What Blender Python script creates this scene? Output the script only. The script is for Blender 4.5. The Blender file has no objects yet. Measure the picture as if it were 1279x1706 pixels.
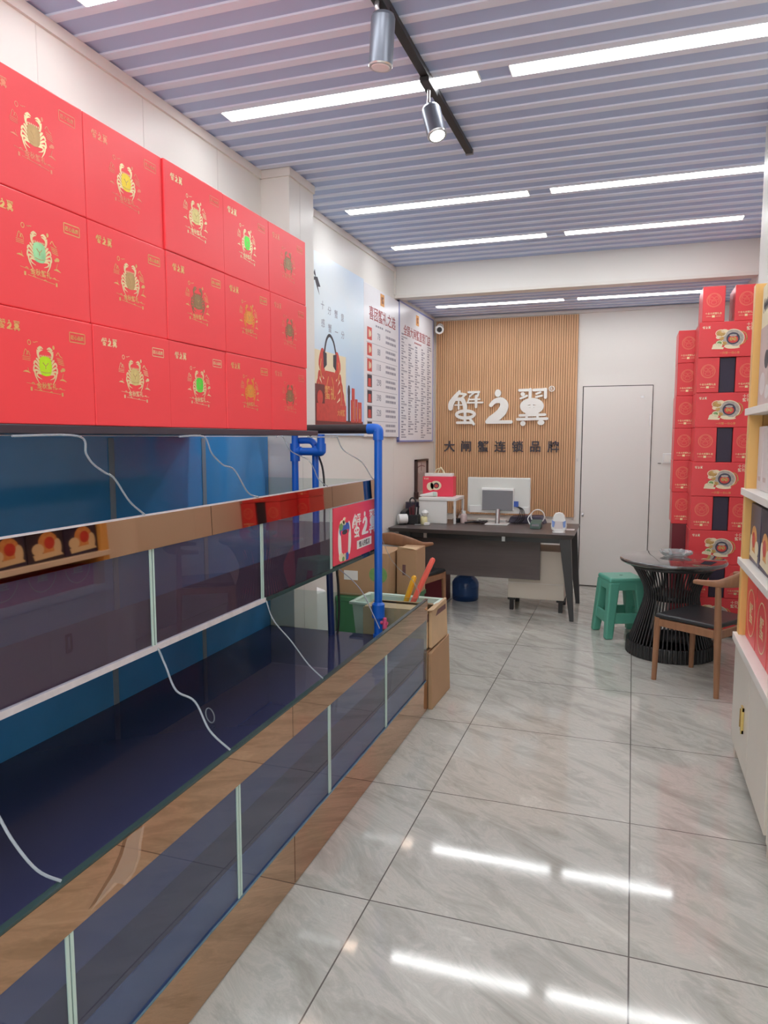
import bpy, bmesh, math, random
from mathutils import Vector, Matrix
random.seed(7)
SC = bpy.context.scene
COL = SC.collection
PI = math.pi

# ------------------------------------------------------------------ camera
cam_d = bpy.data.cameras.new('camera')
cam_d.sensor_fit = 'HORIZONTAL'; cam_d.sensor_width = 36.0
cam_d.lens = 1206.0 / 1279.0 * 36.0
cam_d.clip_start = 0.02
cam = bpy.data.objects.new('camera', cam_d); COL.objects.link(cam)
cam.location = (0, 0, 1.54)
cam.rotation_euler = (PI / 2 - math.atan(123 / 1206.0), 0, math.atan(415 / math.hypot(1206, 123)))
SC.camera = cam

# ------------------------------------------------------------------ exposure, sky, daylight
SC.view_settings.view_transform = 'Standard'
SC.view_settings.look = 'None'
SC.view_settings.gamma = 1.0
SC.view_settings.use_curve_mapping = False
SC.view_settings.exposure = 0.0
LAMP = 20.0          # ceiling strips
SKY = 2.4            # daylight through the open shop front
w = bpy.data.worlds.new('sky'); SC.world = w; w.use_nodes = True
wb = w.node_tree.nodes['Background']
wb.inputs['Color'].default_value = (1.0, 0.97, 0.92, 1); wb.inputs['Strength'].default_value = SKY
pd = bpy.data.lights.new('shopfront_daylight', 'AREA'); pd.shape = 'RECTANGLE'; pd.size = 2.9; pd.size_y = 2.9
pd.cycles.is_portal = True
po = bpy.data.objects.new('shopfront_daylight', pd); COL.objects.link(po)
po.location = (-0.6, -1.98, 1.5); po.rotation_euler = (PI / 2, 0, 0)
SC.cycles.max_bounces = 12; SC.cycles.diffuse_bounces = 5; SC.cycles.glossy_bounces = 6
SC.cycles.transparent_max_bounces = 24; SC.cycles.transmission_bounces = 8
SC.cycles.caustics_reflective = False; SC.cycles.caustics_refractive = False
SC.cycles.sample_clamp_indirect = 6.0

# ------------------------------------------------------------------ materials
def mat(name, col, rough=0.5, metal=0.0, spec=0.5, noise=0.0, nscale=8.0, bump=0.0, stretch=None, coat=0.0):
    m = bpy.data.materials.new(name); m.use_nodes = True
    nt = m.node_tree; p = nt.nodes['Principled BSDF']
    p.inputs['Base Color'].default_value = (*col, 1)
    p.inputs['Roughness'].default_value = rough
    p.inputs['Metallic'].default_value = metal
    p.inputs['Specular IOR Level'].default_value = spec
    p.inputs['Coat Weight'].default_value = coat
    if noise or bump:
        tc = nt.nodes.new('ShaderNodeTexCoord'); mp = nt.nodes.new('ShaderNodeMapping')
        if stretch: mp.inputs['Scale'].default_value = stretch
        nz = nt.nodes.new('ShaderNodeTexNoise'); nz.inputs['Scale'].default_value = nscale
        nz.inputs['Detail'].default_value = 5
        nt.links.new(tc.outputs['Object'], mp.inputs['Vector']); nt.links.new(mp.outputs['Vector'], nz.inputs['Vector'])
        if noise:
            mx = nt.nodes.new('ShaderNodeMix'); mx.data_type = 'RGBA'
            mx.inputs[6].default_value = (*[max(0, c * (1 - noise)) for c in col], 1)
            mx.inputs[7].default_value = (*[min(1, c * (1 + noise)) for c in col], 1)
            nt.links.new(nz.outputs['Fac'], mx.inputs[0]); nt.links.new(mx.outputs[2], p.inputs['Base Color'])
        if bump:
            b = nt.nodes.new('ShaderNodeBump'); b.inputs['Strength'].default_value = bump; b.inputs['Distance'].default_value = 0.004
            nt.links.new(nz.outputs['Fac'], b.inputs['Height']); nt.links.new(b.outputs['Normal'], p.inputs['Normal'])
    return m

def emit(name, col, s):
    m = bpy.data.materials.new(name); m.use_nodes = True; nt = m.node_tree
    nt.nodes.remove(nt.nodes['Principled BSDF'])
    e = nt.nodes.new('ShaderNodeEmission'); e.inputs[0].default_value = (*col, 1); e.inputs[1].default_value = s
    nt.links.new(e.outputs[0], nt.nodes['Material Output'].inputs[0]); return m

def clear(name, tint, ior=1.5, rough=0.0, body=None, bodyfac=0.0):
    """clear pane or liquid: fresnel reflection over tinted transparency, optionally a milky body"""
    m = bpy.data.materials.new(name); m.use_nodes = True; nt = m.node_tree
    nt.nodes.remove(nt.nodes['Principled BSDF'])
    tr = nt.nodes.new('ShaderNodeBsdfTransparent'); tr.inputs[0].default_value = (*tint, 1)
    gl = nt.nodes.new('ShaderNodeBsdfGlossy'); gl.inputs['Roughness'].default_value = rough
    fr = nt.nodes.new('ShaderNodeFresnel'); fr.inputs[0].default_value = ior
    mx = nt.nodes.new('ShaderNodeMixShader')
    src = tr.outputs[0]
    if body:
        df = nt.nodes.new('ShaderNodeBsdfDiffuse'); df.inputs[0].default_value = (*body, 1)
        m2 = nt.nodes.new('ShaderNodeMixShader'); m2.inputs[0].default_value = bodyfac
        nt.links.new(tr.outputs[0], m2.inputs[1]); nt.links.new(df.outputs[0], m2.inputs[2]); src = m2.outputs[0]
    gm = nt.nodes.new('ShaderNodeNewGeometry'); om = nt.nodes.new('ShaderNodeMath'); om.operation = 'SUBTRACT'; om.inputs[0].default_value = 1.0
    nt.links.new(gm.outputs['Backfacing'], om.inputs[1]); mm = nt.nodes.new('ShaderNodeMath'); mm.operation = 'MULTIPLY'
    nt.links.new(fr.outputs[0], mm.inputs[0]); nt.links.new(om.outputs[0], mm.inputs[1])
    nt.links.new(mm.outputs[0], mx.inputs[0]); nt.links.new(src, mx.inputs[1]); nt.links.new(gl.outputs[0], mx.inputs[2])
    nt.links.new(mx.outputs[0], nt.nodes['Material Output'].inputs[0]); return m

def floor_mat():
    m = bpy.data.materials.new('marble_tile'); m.use_nodes = True; nt = m.node_tree; N = nt.nodes; L = nt.links
    p = N['Principled BSDF']
    g = N.new('ShaderNodeNewGeometry'); sx = N.new('ShaderNodeSeparateXYZ'); L.new(g.outputs['Position'], sx.inputs[0])
    def line(sock, off, step, half):
        a = N.new('ShaderNodeMath'); a.operation = 'SUBTRACT'; a.inputs[1].default_value = off - step * 40; L.new(sock, a.inputs[0])
        b = N.new('ShaderNodeMath'); b.operation = 'DIVIDE'; b.inputs[1].default_value = step; L.new(a.outputs[0], b.inputs[0])
        c = N.new('ShaderNodeMath'); c.operation = 'FRACT'; L.new(b.outputs[0], c.inputs[0])
        d = N.new('ShaderNodeMath'); d.operation = 'COMPARE'; d.inputs[1].default_value = 0.5; d.inputs[2].default_value = 0.5 - half / step
        L.new(c.outputs[0], d.inputs[0])
        fl = N.new('ShaderNodeMath'); fl.operation = 'FLOOR'; L.new(b.outputs[0], fl.inputs[0])
        return d.outputs[0], fl.outputs[0]
    lx, ix = line(sx.outputs['X'], 0.038, 0.822, 0.0024)
    ly, iy = line(sx.outputs['Y'], 2.142, 0.7955, 0.0024)
    mul = N.new('ShaderNodeMath'); mul.operation = 'MULTIPLY'; L.new(lx, mul.inputs[0]); L.new(ly, mul.inputs[1])
    # every tile has its own piece of the vein pattern
    cid = N.new('ShaderNodeCombineXYZ'); L.new(ix, cid.inputs[0]); L.new(iy, cid.inputs[1])
    wn = N.new('ShaderNodeTexWhiteNoise'); L.new(cid.outputs[0], wn.inputs['Vector'])
    sc = N.new('ShaderNodeVectorMath'); sc.operation = 'SCALE'; sc.inputs['Scale'].default_value = 9.0; L.new(wn.outputs['Color'], sc.inputs[0])
    ad = N.new('ShaderNodeVectorMath'); ad.operation = 'ADD'; L.new(g.outputs['Position'], ad.inputs[0]); L.new(sc.outputs[0], ad.inputs[1])
    vr = N.new('ShaderNodeVectorRotate'); vr.rotation_type = 'Z_AXIS'; vr.inputs['Angle'].default_value = math.radians(-146); L.new(ad.outputs[0], vr.inputs['Vector'])
    mp = N.new('ShaderNodeMapping'); mp.inputs['Scale'].default_value = (1.3, 4.2, 1); L.new(vr.outputs[0], mp.inputs['Vector'])
    n1 = N.new('ShaderNodeTexNoise'); n1.inputs['Scale'].default_value = 2.2; n1.inputs['Detail'].default_value = 9; n1.inputs['Roughness'].default_value = 0.72; n1.inputs['Distortion'].default_value = 0.7
    L.new(mp.outputs[0], n1.inputs['Vector'])
    r = N.new('ShaderNodeValToRGB'); L.new(n1.outputs['Fac'], r.inputs[0])
    e = r.color_ramp.elements
    e[0].position = 0.30; e[0].color = (0.35, 0.345, 0.30, 1); e[1].position = 0.72; e[1].color = (0.66, 0.66, 0.60, 1)
    x = e.new(0.47); x.color = (0.46, 0.455, 0.41, 1); x = e.new(0.53); x.color = (0.54, 0.525, 0.475, 1); x = e.new(0.56); x.color = (0.48, 0.475, 0.43, 1)
    mx = N.new('ShaderNodeMix'); mx.data_type = 'RGBA'; L.new(mul.outputs[0], mx.inputs[0]); mx.inputs[6].default_value = (0.13, 0.12, 0.11, 1); L.new(r.outputs[0], mx.inputs[7])
    L.new(mx.outputs[2], p.inputs['Base Color'])
    n2 = N.new('ShaderNodeTexNoise'); n2.inputs['Scale'].default_value = 5.0; L.new(g.outputs['Position'], n2.inputs['Vector'])
    mr = N.new('ShaderNodeMapRange'); mr.inputs['To Min'].default_value = 0.03; mr.inputs['To Max'].default_value = 0.10; L.new(n2.outputs['Fac'], mr.inputs[0])
    L.new(mr.outputs[0], p.inputs['Roughness']); p.inputs['Specular IOR Level'].default_value = 0.55
    return m

def sky_poster_mat(z0, z1):
    m = bpy.data.materials.new('sky_print'); m.use_nodes = True; nt = m.node_tree; N = nt.nodes; L = nt.links; p = N['Principled BSDF']
    g = N.new('ShaderNodeNewGeometry'); sx = N.new('ShaderNodeSeparateXYZ'); L.new(g.outputs['Position'], sx.inputs[0])
    mr = N.new('ShaderNodeMapRange'); mr.inputs['From Min'].default_value = z0; mr.inputs['From Max'].default_value = z1; L.new(sx.outputs['Z'], mr.inputs[0])
    nz = N.new('ShaderNodeTexNoise'); nz.inputs['Scale'].default_value = 2.0; nz.inputs['Detail'].default_value = 4; L.new(g.outputs['Position'], nz.inputs['Vector'])
    my = N.new('ShaderNodeMapRange'); my.inputs['From Min'].default_value = 4.3; my.inputs['From Max'].default_value = 5.5; L.new(sx.outputs['Y'], my.inputs[0])
    r = N.new('ShaderNodeValToRGB'); L.new(mr.outputs[0], r.inputs[0]); e = r.color_ramp.elements
    e[0].position = 0.0; e[0].color = (0.42, 0.58, 0.86, 1); e[1].position = 1.0; e[1].color = (0.66, 0.79, 0.94, 1)
    x = e.new(0.35); x.color = (0.48, 0.68, 0.90, 1); x = e.new(0.6); x.color = (0.66, 0.82, 0.92, 1); x = e.new(0.8); x.color = (0.74, 0.84, 0.92, 1)
    a = N.new('ShaderNodeMath'); a.operation = 'MULTIPLY'; L.new(nz.outputs['Fac'], a.inputs[0]); a.inputs[1].default_value = 1.6
    b = N.new('ShaderNodeMath'); b.operation = 'SUBTRACT'; b.use_clamp = True; L.new(a.outputs[0], b.inputs[0]); L.new(my.outputs[0], b.inputs[1])
    mx = N.new('ShaderNodeMix'); mx.data_type = 'RGBA'; L.new(b.outputs[0], mx.inputs[0]); L.new(r.outputs[0], mx.inputs[6]); mx.inputs[7].default_value = (0.82, 0.86, 0.86, 1)
    L.new(mx.outputs[2], p.inputs['Base Color']); p.inputs['Roughness'].default_value = 0.35
    return m

M = dict(
    wall=mat('wall_panel_white', (0.80, 0.775, 0.73), 0.42, noise=0.02, nscale=1.5),
    seam=mat('panel_seam', (0.72, 0.69, 0.65), 0.6),
    trim=mat('trim_cream', (0.78, 0.74, 0.69), 0.45),
    ridge=mat('ceiling_ridge', (0.74, 0.80, 0.95), 0.5, noise=0.03, nscale=3),
    recess=mat('ceiling_recess', (0.43, 0.53, 0.78), 0.5, noise=0.05, nscale=3),
    lamp=emit('lamp_diffuser', (0.97, 0.99, 1.0), LAMP),
    spotlens=emit('spot_lens', (1, 0.98, 0.92), 12.0),
    spotoff=mat('spot_lens_unlit', (0.85, 0.85, 0.86), 0.2),
    floor=floor_mat(),
    slat=mat('wood_slat', (0.66, 0.385, 0.205), 0.5, noise=0.18, nscale=3, stretch=(20, 1, 0.6)),
    slatgroove=mat('wood_slat_groove', (0.42, 0.235, 0.12), 0.6, noise=0.15, nscale=3, stretch=(20, 1, 0.6)),
    mirror=mat('bronze_mirror', (0.56, 0.345, 0.215), 0.025, metal=1.0, noise=0.02, nscale=2),
    mirroredge=mat('mirror_seam', (0.12, 0.07, 0.04), 0.5),
    glass=clear('tank_glass', (0.90, 0.95, 0.94), 1.62),
    glasslow=clear('tank_glass_lower', (0.86, 0.92, 0.95), 1.66, body=(0.24, 0.28, 0.46), bodyfac=0.105),  # bluish diffuse body paints floor reflections and lifted darks into the pane
    glassup=clear('tank_glass_upper', (0.88, 0.90, 0.93), 1.66, body=(0.30, 0.24, 0.36), bodyfac=0.075),  # purple diffuse body paints room reflections and haze into the pane
    gedge=mat('glass_edge', (0.50, 0.66, 0.60), 0.15, spec=0.8, noise=0.15, nscale=6),
    gdark=mat('tank_rim_dark', (0.03, 0.06, 0.06), 0.2),
    bluefilm=mat('blue_back_film', (0.05, 0.30, 0.68), 0.12, spec=0.6, noise=0.25, nscale=2),
    tankfloor=mat('tank_bottom_blue', (0.02, 0.06, 0.20), 0.35, noise=0.3, nscale=3),
    water=clear('tank_water', (0.16, 0.18, 0.36), 1.33, body=(0.085, 0.09, 0.20), bodyfac=0.55),
    darkwater=clear('tank_water_dark', (0.15, 0.09, 0.16), 1.33, body=(0.09, 0.035, 0.085), bodyfac=0.5),
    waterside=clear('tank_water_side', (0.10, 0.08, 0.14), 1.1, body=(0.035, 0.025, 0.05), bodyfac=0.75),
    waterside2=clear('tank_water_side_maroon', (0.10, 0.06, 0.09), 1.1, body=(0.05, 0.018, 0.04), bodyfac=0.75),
    floorview=mat('painted_floor_view', (0.055, 0.085, 0.22), 0.35, noise=0.3, nscale=5),  # look of the tank floor through water, painted on an added strip
    backjoint=mat('back_joint_grey', (0.22, 0.30, 0.38), 0.4),
    navypipe=mat('navy_pipe', (0.012, 0.03, 0.14), 0.35),
    tealbead=mat('teal_bead', (0.09, 0.17, 0.22), 0.3, noise=0.4, nscale=20),
    silicone=mat('silicone_bead', (0.62, 0.58, 0.60), 0.5, noise=0.2, nscale=30),
    shelfdark=mat('dark_shelf_board', (0.045, 0.035, 0.05), 0.3),
    hose=clear('air_hose', (0.85, 0.9, 0.92), 1.5, rough=0.1, body=(0.60, 0.66, 0.72), bodyfac=0.34),
    redcard=mat('red_card', (0.86, 0.055, 0.068), 0.34, noise=0.04, nscale=4),
    redcard2=mat('red_card_warm', (0.76, 0.055, 0.065), 0.36, noise=0.05, nscale=4),
    darkcard=mat('dark_card', (0.03, 0.022, 0.05), 0.45),
    navycard=mat('navy_card', (0.025, 0.022, 0.075), 0.3, noise=0.1),
    gold=mat('gold_foil', (0.80, 0.52, 0.20), 0.3, metal=0.55, noise=0.2, nscale=60),
    palegold=mat('pale_gold_foil', (0.86, 0.70, 0.40), 0.32, metal=0.45, noise=0.2, nscale=60),
    faint=mat('faint_gold_foil', (0.82, 0.26, 0.16), 0.35, metal=0.3),
    f_green=mat('hologram_green', (0.10, 0.78, 0.06), 0.35, metal=0.3, noise=0.3, nscale=40),
    f_lime=mat('hologram_lime', (0.52, 0.86, 0.02), 0.35, metal=0.3, noise=0.2, nscale=40),
    f_yellow=mat('hologram_yellow', (0.88, 0.62, 0.04), 0.35, metal=0.3, noise=0.2, nscale=40),
    f_orange=mat('hologram_orange', (0.82, 0.34, 0.05), 0.35, metal=0.3, noise=0.2, nscale=40),
    f_mint=mat('hologram_mint', (0.34, 0.72, 0.36), 0.35, metal=0.3, noise=0.5, nscale=30),
    f_tan=mat('hologram_tan', (0.52, 0.33, 0.14), 0.35, metal=0.4, noise=0.3, nscale=40),
    f_straw=mat('hologram_straw', (0.72, 0.60, 0.24), 0.35, metal=0.4, noise=0.3, nscale=40),
    f_brown=mat('hologram_brown', (0.30, 0.19, 0.09), 0.35, metal=0.4, noise=0.3, nscale=40),
    white=mat('white_plastic', (0.82, 0.82, 0.80), 0.35),
    offwhite=mat('letter_white', (0.88, 0.87, 0.82), 0.4),
    black=mat('black_matte', (0.018, 0.018, 0.02), 0.5),
    ink=mat('ink_dark', (0.05, 0.045, 0.06), 0.6),
    inkgrey=mat('ink_grey', (0.30, 0.30, 0.36), 0.6),
    inkred=mat('ink_red', (0.36, 0.08, 0.09), 0.6),
    board=mat('menu_board_face', (0.80, 0.80, 0.83), 0.3, noise=0.03, nscale=1.0),
    boardedge=mat('menu_board_edge', (0.22, 0.26, 0.55), 0.35),
    printred=mat('print_red', (0.62, 0.06, 0.05), 0.4, noise=0.25, nscale=25),
    printdark=mat('print_maroon', (0.16, 0.03, 0.03), 0.45, noise=0.2, nscale=20),
    printcream=mat('print_cream', (0.82, 0.72, 0.50), 0.5),
    printorange=mat('print_orange', (0.78, 0.36, 0.12), 0.5, noise=0.4, nscale=40),
    printgrey=mat('print_grey', (0.36, 0.37, 0.34), 0.5, noise=0.3, nscale=30),
    platebeige=mat('print_plate', (0.42, 0.38, 0.34), 0.5, noise=0.5, nscale=60),
    bowlnavy=mat('print_bowl_dark', (0.055, 0.05, 0.085), 0.45, noise=0.3, nscale=40),
    printgold=mat('print_gold_brown', (0.55, 0.33, 0.10), 0.5, noise=0.6, nscale=70),
    printblue=mat('print_blue', (0.05, 0.12, 0.48), 0.45, noise=0.3, nscale=30),
    printgreen=mat('print_green', (0.18, 0.36, 0.12), 0.5, noise=0.3, nscale=30),
    bannerred=mat('banner_red', (0.86, 0.06, 0.11), 0.35),
    bluepvc=mat('blue_pvc', (0.01, 0.13, 0.62), 0.28),
    sleeve=mat('black_sleeve', (0.03, 0.022, 0.025), 0.55, noise=0.4, nscale=20, bump=0.4),
    pink=mat('pink_plastic', (0.85, 0.12, 0.25), 0.35),
    kraft=mat('kraft_card', (0.44, 0.27, 0.15), 0.75, noise=0.12, nscale=5),
    kraftlight=mat('kraft_card_light', (0.60, 0.42, 0.25), 0.75, noise=0.15, nscale=5),
    kraftink=mat('kraft_ink', (0.16, 0.08, 0.08), 0.7),
    greentub=mat('pale_green_plastic', (0.60, 0.72, 0.64), 0.4),
    greencrate=mat('green_crate_plastic', (0.05, 0.19, 0.08), 0.4),
    yellowstick=mat('yellow_plastic', (0.86, 0.45, 0.03), 0.35),
    redstick=mat('coral_plastic', (0.88, 0.14, 0.10), 0.35),
    desk=mat('dark_desk_wood', (0.10, 0.08, 0.076), 0.38, noise=0.3, nscale=4, stretch=(1, 12, 12)),
    deskpanel=mat('desk_panel_brown', (0.115, 0.092, 0.09), 0.5, noise=0.2, nscale=4, stretch=(1, 12, 12)),
    steel=mat('brushed_steel', (0.55, 0.55, 0.56), 0.3, metal=0.9),
    ped=mat('cream_laminate', (0.60, 0.54, 0.46), 0.45),
    walnut=mat('walnut_wood', (0.30, 0.145, 0.075), 0.4, noise=0.3, nscale=6, stretch=(6, 6, 1)),
    leather=mat('black_leather', (0.02, 0.022, 0.024), 0.32, bump=0.15, nscale=60),
    tabletop=mat('black_stone_top', (0.03, 0.027, 0.028), 0.04, spec=1.0, coat=1.0),
    blackmetal=mat('black_metal', (0.02, 0.02, 0.022), 0.35, spec=0.5),
    crystal=clear('cut_glass', (0.90, 0.93, 0.93), 1.7, rough=0.05, body=(0.72, 0.75, 0.75), bodyfac=0.25),
    stool=mat('green_stool_plastic', (0.10, 0.37, 0.27), 0.35, noise=0.05, nscale=4),
    yellowwood=mat('yellow_wood', (0.78, 0.47, 0.15), 0.4, noise=0.15, nscale=4, stretch=(8, 8, 0.8)),
    whitewood=mat('white_board', (0.80, 0.78, 0.73), 0.4, noise=0.04, nscale=5),
    cabdoor=mat('cabinet_cream', (0.70, 0.66, 0.58), 0.35, noise=0.05, nscale=3),
    brass=mat('brass', (0.78, 0.60, 0.22), 0.25, metal=0.9),
    cream=mat('cream_card', (0.80, 0.72, 0.52), 0.5),
    dusty=mat('dusty_pink_card', (0.58, 0.45, 0.43), 0.5, noise=0.15, nscale=8),
    lilac=mat('pale_lilac_card', (0.68, 0.62, 0.62), 0.5),
    jug=clear('blue_jug', (0.30, 0.45, 0.75), 1.45, rough=0.1, body=(0.03, 0.08, 0.22), bodyfac=0.5),
    bluegrey=mat('standee_blue', (0.22, 0.34, 0.70), 0.4),
    door=mat('door_white', (0.80, 0.775, 0.735), 0.4),
    gap=mat('door_gap_dark', (0.05, 0.045, 0.04), 0.8),
    monitor=mat('monitor_shell', (0.74, 0.76, 0.72), 0.35),
    mongrey=mat('monitor_grey', (0.22, 0.22, 0.24), 0.4),
    termgreen=mat('card_terminal_green', (0.05, 0.10, 0.08), 0.4),
    yellowjar=mat('pale_yellow_jar', (0.75, 0.70, 0.38), 0.4),
    signwood=mat('dark_frame_wood', (0.06, 0.03, 0.025), 0.45),
    plaque=mat('plaque_face', (0.55, 0.45, 0.42), 0.5),
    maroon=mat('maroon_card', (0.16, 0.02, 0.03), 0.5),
)
M['sky'] = sky_poster_mat(1.6, 2.8)

# ------------------------------------------------------------------ mesh builder
class MB:
    def __init__(s): s.v = []; s.f = []; s.m = []; s.sm = []
    def add(s, vs, fs, mi=0, smooth=False):
        o = len(s.v); s.v += [tuple(v) for v in vs]
        for f in fs: s.f.append([i + o for i in f]); s.m.append(mi); s.sm.append(smooth)
        return s
    def box(s, x0, x1, y0, y1, z0, z1, mi=0):
        vs = [(x, y, z) for z in (z0, z1) for y in (y0, y1) for x in (x0, x1)]
        return s.add(vs, [(0, 2, 3, 1), (4, 5, 7, 6), (0, 1, 5, 4), (2, 6, 7, 3), (0, 4, 6, 2), (1, 3, 7, 5)], mi)
    def hexa(s, low, high, mi=0):
        """low, high: four points each (counter-clockwise seen from above)"""
        return s.add(list(low) + list(high), [(3, 2, 1, 0), (4, 5, 6, 7), (0, 1, 5, 4), (1, 2, 6, 5), (2, 3, 7, 6), (3, 0, 4, 7)], mi)
    def rod(s, a, b, r0, r1=None, n=16, mi=0, cap=True):
        a, b = Vector(a), Vector(b); r1 = r0 if r1 is None else r1
        d = (b - a).normalized(); u = d.orthogonal().normalized(); w_ = d.cross(u)
        vs = []
        for p, r in ((a, r0), (b, r1)):
            vs += [p + (u * math.cos(2 * PI * i / n) + w_ * math.sin(2 * PI * i / n)) * r for i in range(n)]
        s.add(vs, [(i, (i + 1) % n, n + (i + 1) % n, n + i) for i in range(n)], mi, True)
        if cap: s.add(vs, [tuple(range(n - 1, -1, -1)), tuple(range(n, 2 * n))], mi)
        return s
    def tube(s, pts, r, n=10, mi=0, cap=True, res=6, spline=True):
        P = [Vector(p) for p in pts]
        if spline and len(P) > 2: P = catmull(P, res)
        R = r if isinstance(r, (list, tuple)) else None
        rings = []; up = None
        for i, p in enumerate(P):
            d = (P[min(i + 1, len(P) - 1)] - P[max(i - 1, 0)]).normalized()
            if up is None: up = d.orthogonal().normalized()
            up = (up - d * up.dot(d)).normalized(); q = d.cross(up)
            rr = r if R is None else lerp_list(R, i / (len(P) - 1))
            rings.append([p + (up * math.cos(2 * PI * k / n) + q * math.sin(2 * PI * k / n)) * rr for k in range(n)])
        vs = [v for ring in rings for v in ring]
        fs = [(j * n + k, j * n + (k + 1) % n, (j + 1) * n + (k + 1) % n, (j + 1) * n + k) for j in range(len(P) - 1) for k in range(n)]
        s.add(vs, fs, mi, True)
        if cap: s.add(vs, [tuple(range(n - 1, -1, -1)), tuple(range(len(vs) - n, len(vs)))], mi)
        return s
    def lathe(s, prof, cx=0, cy=0, n=32, mi=0, smooth=True):
        vs = [(cx + r * math.cos(2 * PI * i / n), cy + r * math.sin(2 * PI * i / n), z) for r, z in prof for i in range(n)]
        fs = [(j * n + i, j * n + (i + 1) % n, (j + 1) * n + (i + 1) % n, (j + 1) * n + i) for j in range(len(prof) - 1) for i in range(n)]
        s.add(vs, fs, mi, smooth)
        s.add(vs, [tuple(range(n - 1, -1, -1)), tuple(range((len(prof) - 1) * n, len(prof) * n))], mi)
        return s
    def flat(s, polys, frame, depth, mi=0, step=0.0):
        """2D polygons raised off a plane. frame: (origin, u, v, normal)"""
        o, u, v, nrm = [Vector(q) for q in frame]
        for k, poly in enumerate(polys):
            h = depth + step * k
            top = [o + u * a + v * b + nrm * h for a, b in poly]; bot = [o + u * a + v * b for a, b in poly]
            n = len(poly)
            area = sum(poly[i][0] * poly[(i + 1) % n][1] - poly[(i + 1) % n][0] * poly[i][1] for i in range(n))
            if area < 0: top.reverse(); bot.reverse()
            s.add(top + bot, [tuple(range(n))] + [(n + i, n + (i + 1) % n, (i + 1) % n, i) for i in range(n)], mi)
        return s
    def build(s, name, mats, parent=None, bevel=0.0, seg=2, local=False, structure=False):
        o_ = Vector((0, 0, 0)) if local or parent is None else WLOC.get(parent.name, Vector((0, 0, 0)))
        me = bpy.data.meshes.new(name)
        me.from_pydata([tuple(Vector(v) - o_) for v in s.v], [], s.f)
        for m_ in (mats if isinstance(mats, (list, tuple)) else [mats]): me.materials.append(M[m_] if isinstance(m_, str) else m_)
        me.polygons.foreach_set('material_index', s.m); me.polygons.foreach_set('use_smooth', s.sm)
        me.update()
        ob = bpy.data.objects.new(name, me); COL.objects.link(ob)
        if parent: ob.parent = parent
        WLOC[ob.name] = o_
        if bevel:
            b = ob.modifiers.new('edge', 'BEVEL'); b.width = bevel; b.segments = seg; b.limit_method = 'ANGLE'; b.angle_limit = 0.7
        if structure: ob['kind'] = 'structure'
        return ob
WLOC = {}
def lerp_list(R, t):
    x = t * (len(R) - 1); i = min(int(x), len(R) - 2); return R[i] + (R[i + 1] - R[i]) * (x - i)
def catmull(P, res):
    out = []
    for i in range(len(P) - 1):
        p0, p1, p2, p3 = P[max(i - 1, 0)], P[i], P[i + 1], P[min(i + 2, len(P) - 1)]
        for k in range(res):
            t = k / res
            out.append(0.5 * ((2 * p1) + (p2 - p0) * t + (2 * p0 - 5 * p1 + 4 * p2 - p3) * t * t + (3 * p1 - p0 - 3 * p2 + p3) * t ** 3))
    out.append(P[-1]); return out

def thing(name, label, cat, loc=(0, 0, 0), group=None):
    o = bpy.data.objects.new(name, None); COL.objects.link(o); o.empty_display_size = 0.05
    o.location = loc; WLOC[o.name] = Vector(loc)
    o['label'] = label; o['category'] = cat
    if group: o['group'] = group
    return o
def tag(o, label, cat, group=None):
    o['label'] = label; o['category'] = cat
    if group: o['group'] = group
    return o
def copy_tree(o, parent=None):
    c = o.copy(); COL.objects.link(c)
    if parent: c.parent = parent
    for ch in list(o.children): copy_tree(ch, c)
    return c
def dup(o, loc, label, rz=None, group=None):
    c = copy_tree(o); c.location = loc; c['label'] = label
    if rz is not None: c.rotation_euler.z = rz
    if group: c['group'] = group
    return c

# ------------------------------------------------------------------ 2D drawing
def stroke(pts, ws, res=5, caps=True, straight=False):
    """thick brush stroke -> list of polygons"""
    P = [Vector((p[0], p[1], 0)) for p in pts]
    if len(P) > 2 and not straight: P = catmull(P, res)
    W = [ws] * 2 if not isinstance(ws, (list, tuple)) else list(ws)
    L_, R_ = [], []
    for i, p in enumerate(P):
        d = (P[min(i + 1, len(P) - 1)] - P[max(i - 1, 0)]).normalized(); n = Vector((-d.y, d.x, 0))
        w_ = lerp_list(W, i / (len(P) - 1)) / 2
        L_.append(p + n * w_); R_.append(p - n * w_)
    polys = [[(L_[i].x, L_[i].y), (L_[i + 1].x, L_[i + 1].y), (R_[i + 1].x, R_[i + 1].y), (R_[i].x, R_[i].y)] for i in range(len(P) - 1)]
    if caps:
        polys.append(disc(P[0].x, P[0].y, W[0] / 2, W[0] / 2)); polys.append(disc(P[-1].x, P[-1].y, W[-1] / 2, W[-1] / 2))
    return polys
def disc(cx, cy, rx, ry, n=14): return [(cx + rx * math.cos(2 * PI * i / n), cy + ry * math.sin(2 * PI * i / n)) for i in range(n)]
def ring(cx, cy, rx, ry, wd, n=28):
    out = []
    for i in range(n):
        a, b = 2 * PI * i / n, 2 * PI * (i + 1) / n
        out.append([(cx + (rx + q * wd / 2) * math.cos(t), cy + (ry + q * wd / 2) * math.sin(t)) for t, q in ((a, 1), (b, 1), (b, -1), (a, -1))])
    return out
def rect(x0, y0, x1, y1): return [(x0, y0), (x1, y0), (x1, y1), (x0, y1)]
def xf(polys, sx, sy=None, ox=0, oy=0):
    sy = sx if sy is None else sy
    return [[(a * sx + ox, b * sy + oy) for a, b in p] for p in polys]
_tc = {}
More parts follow.
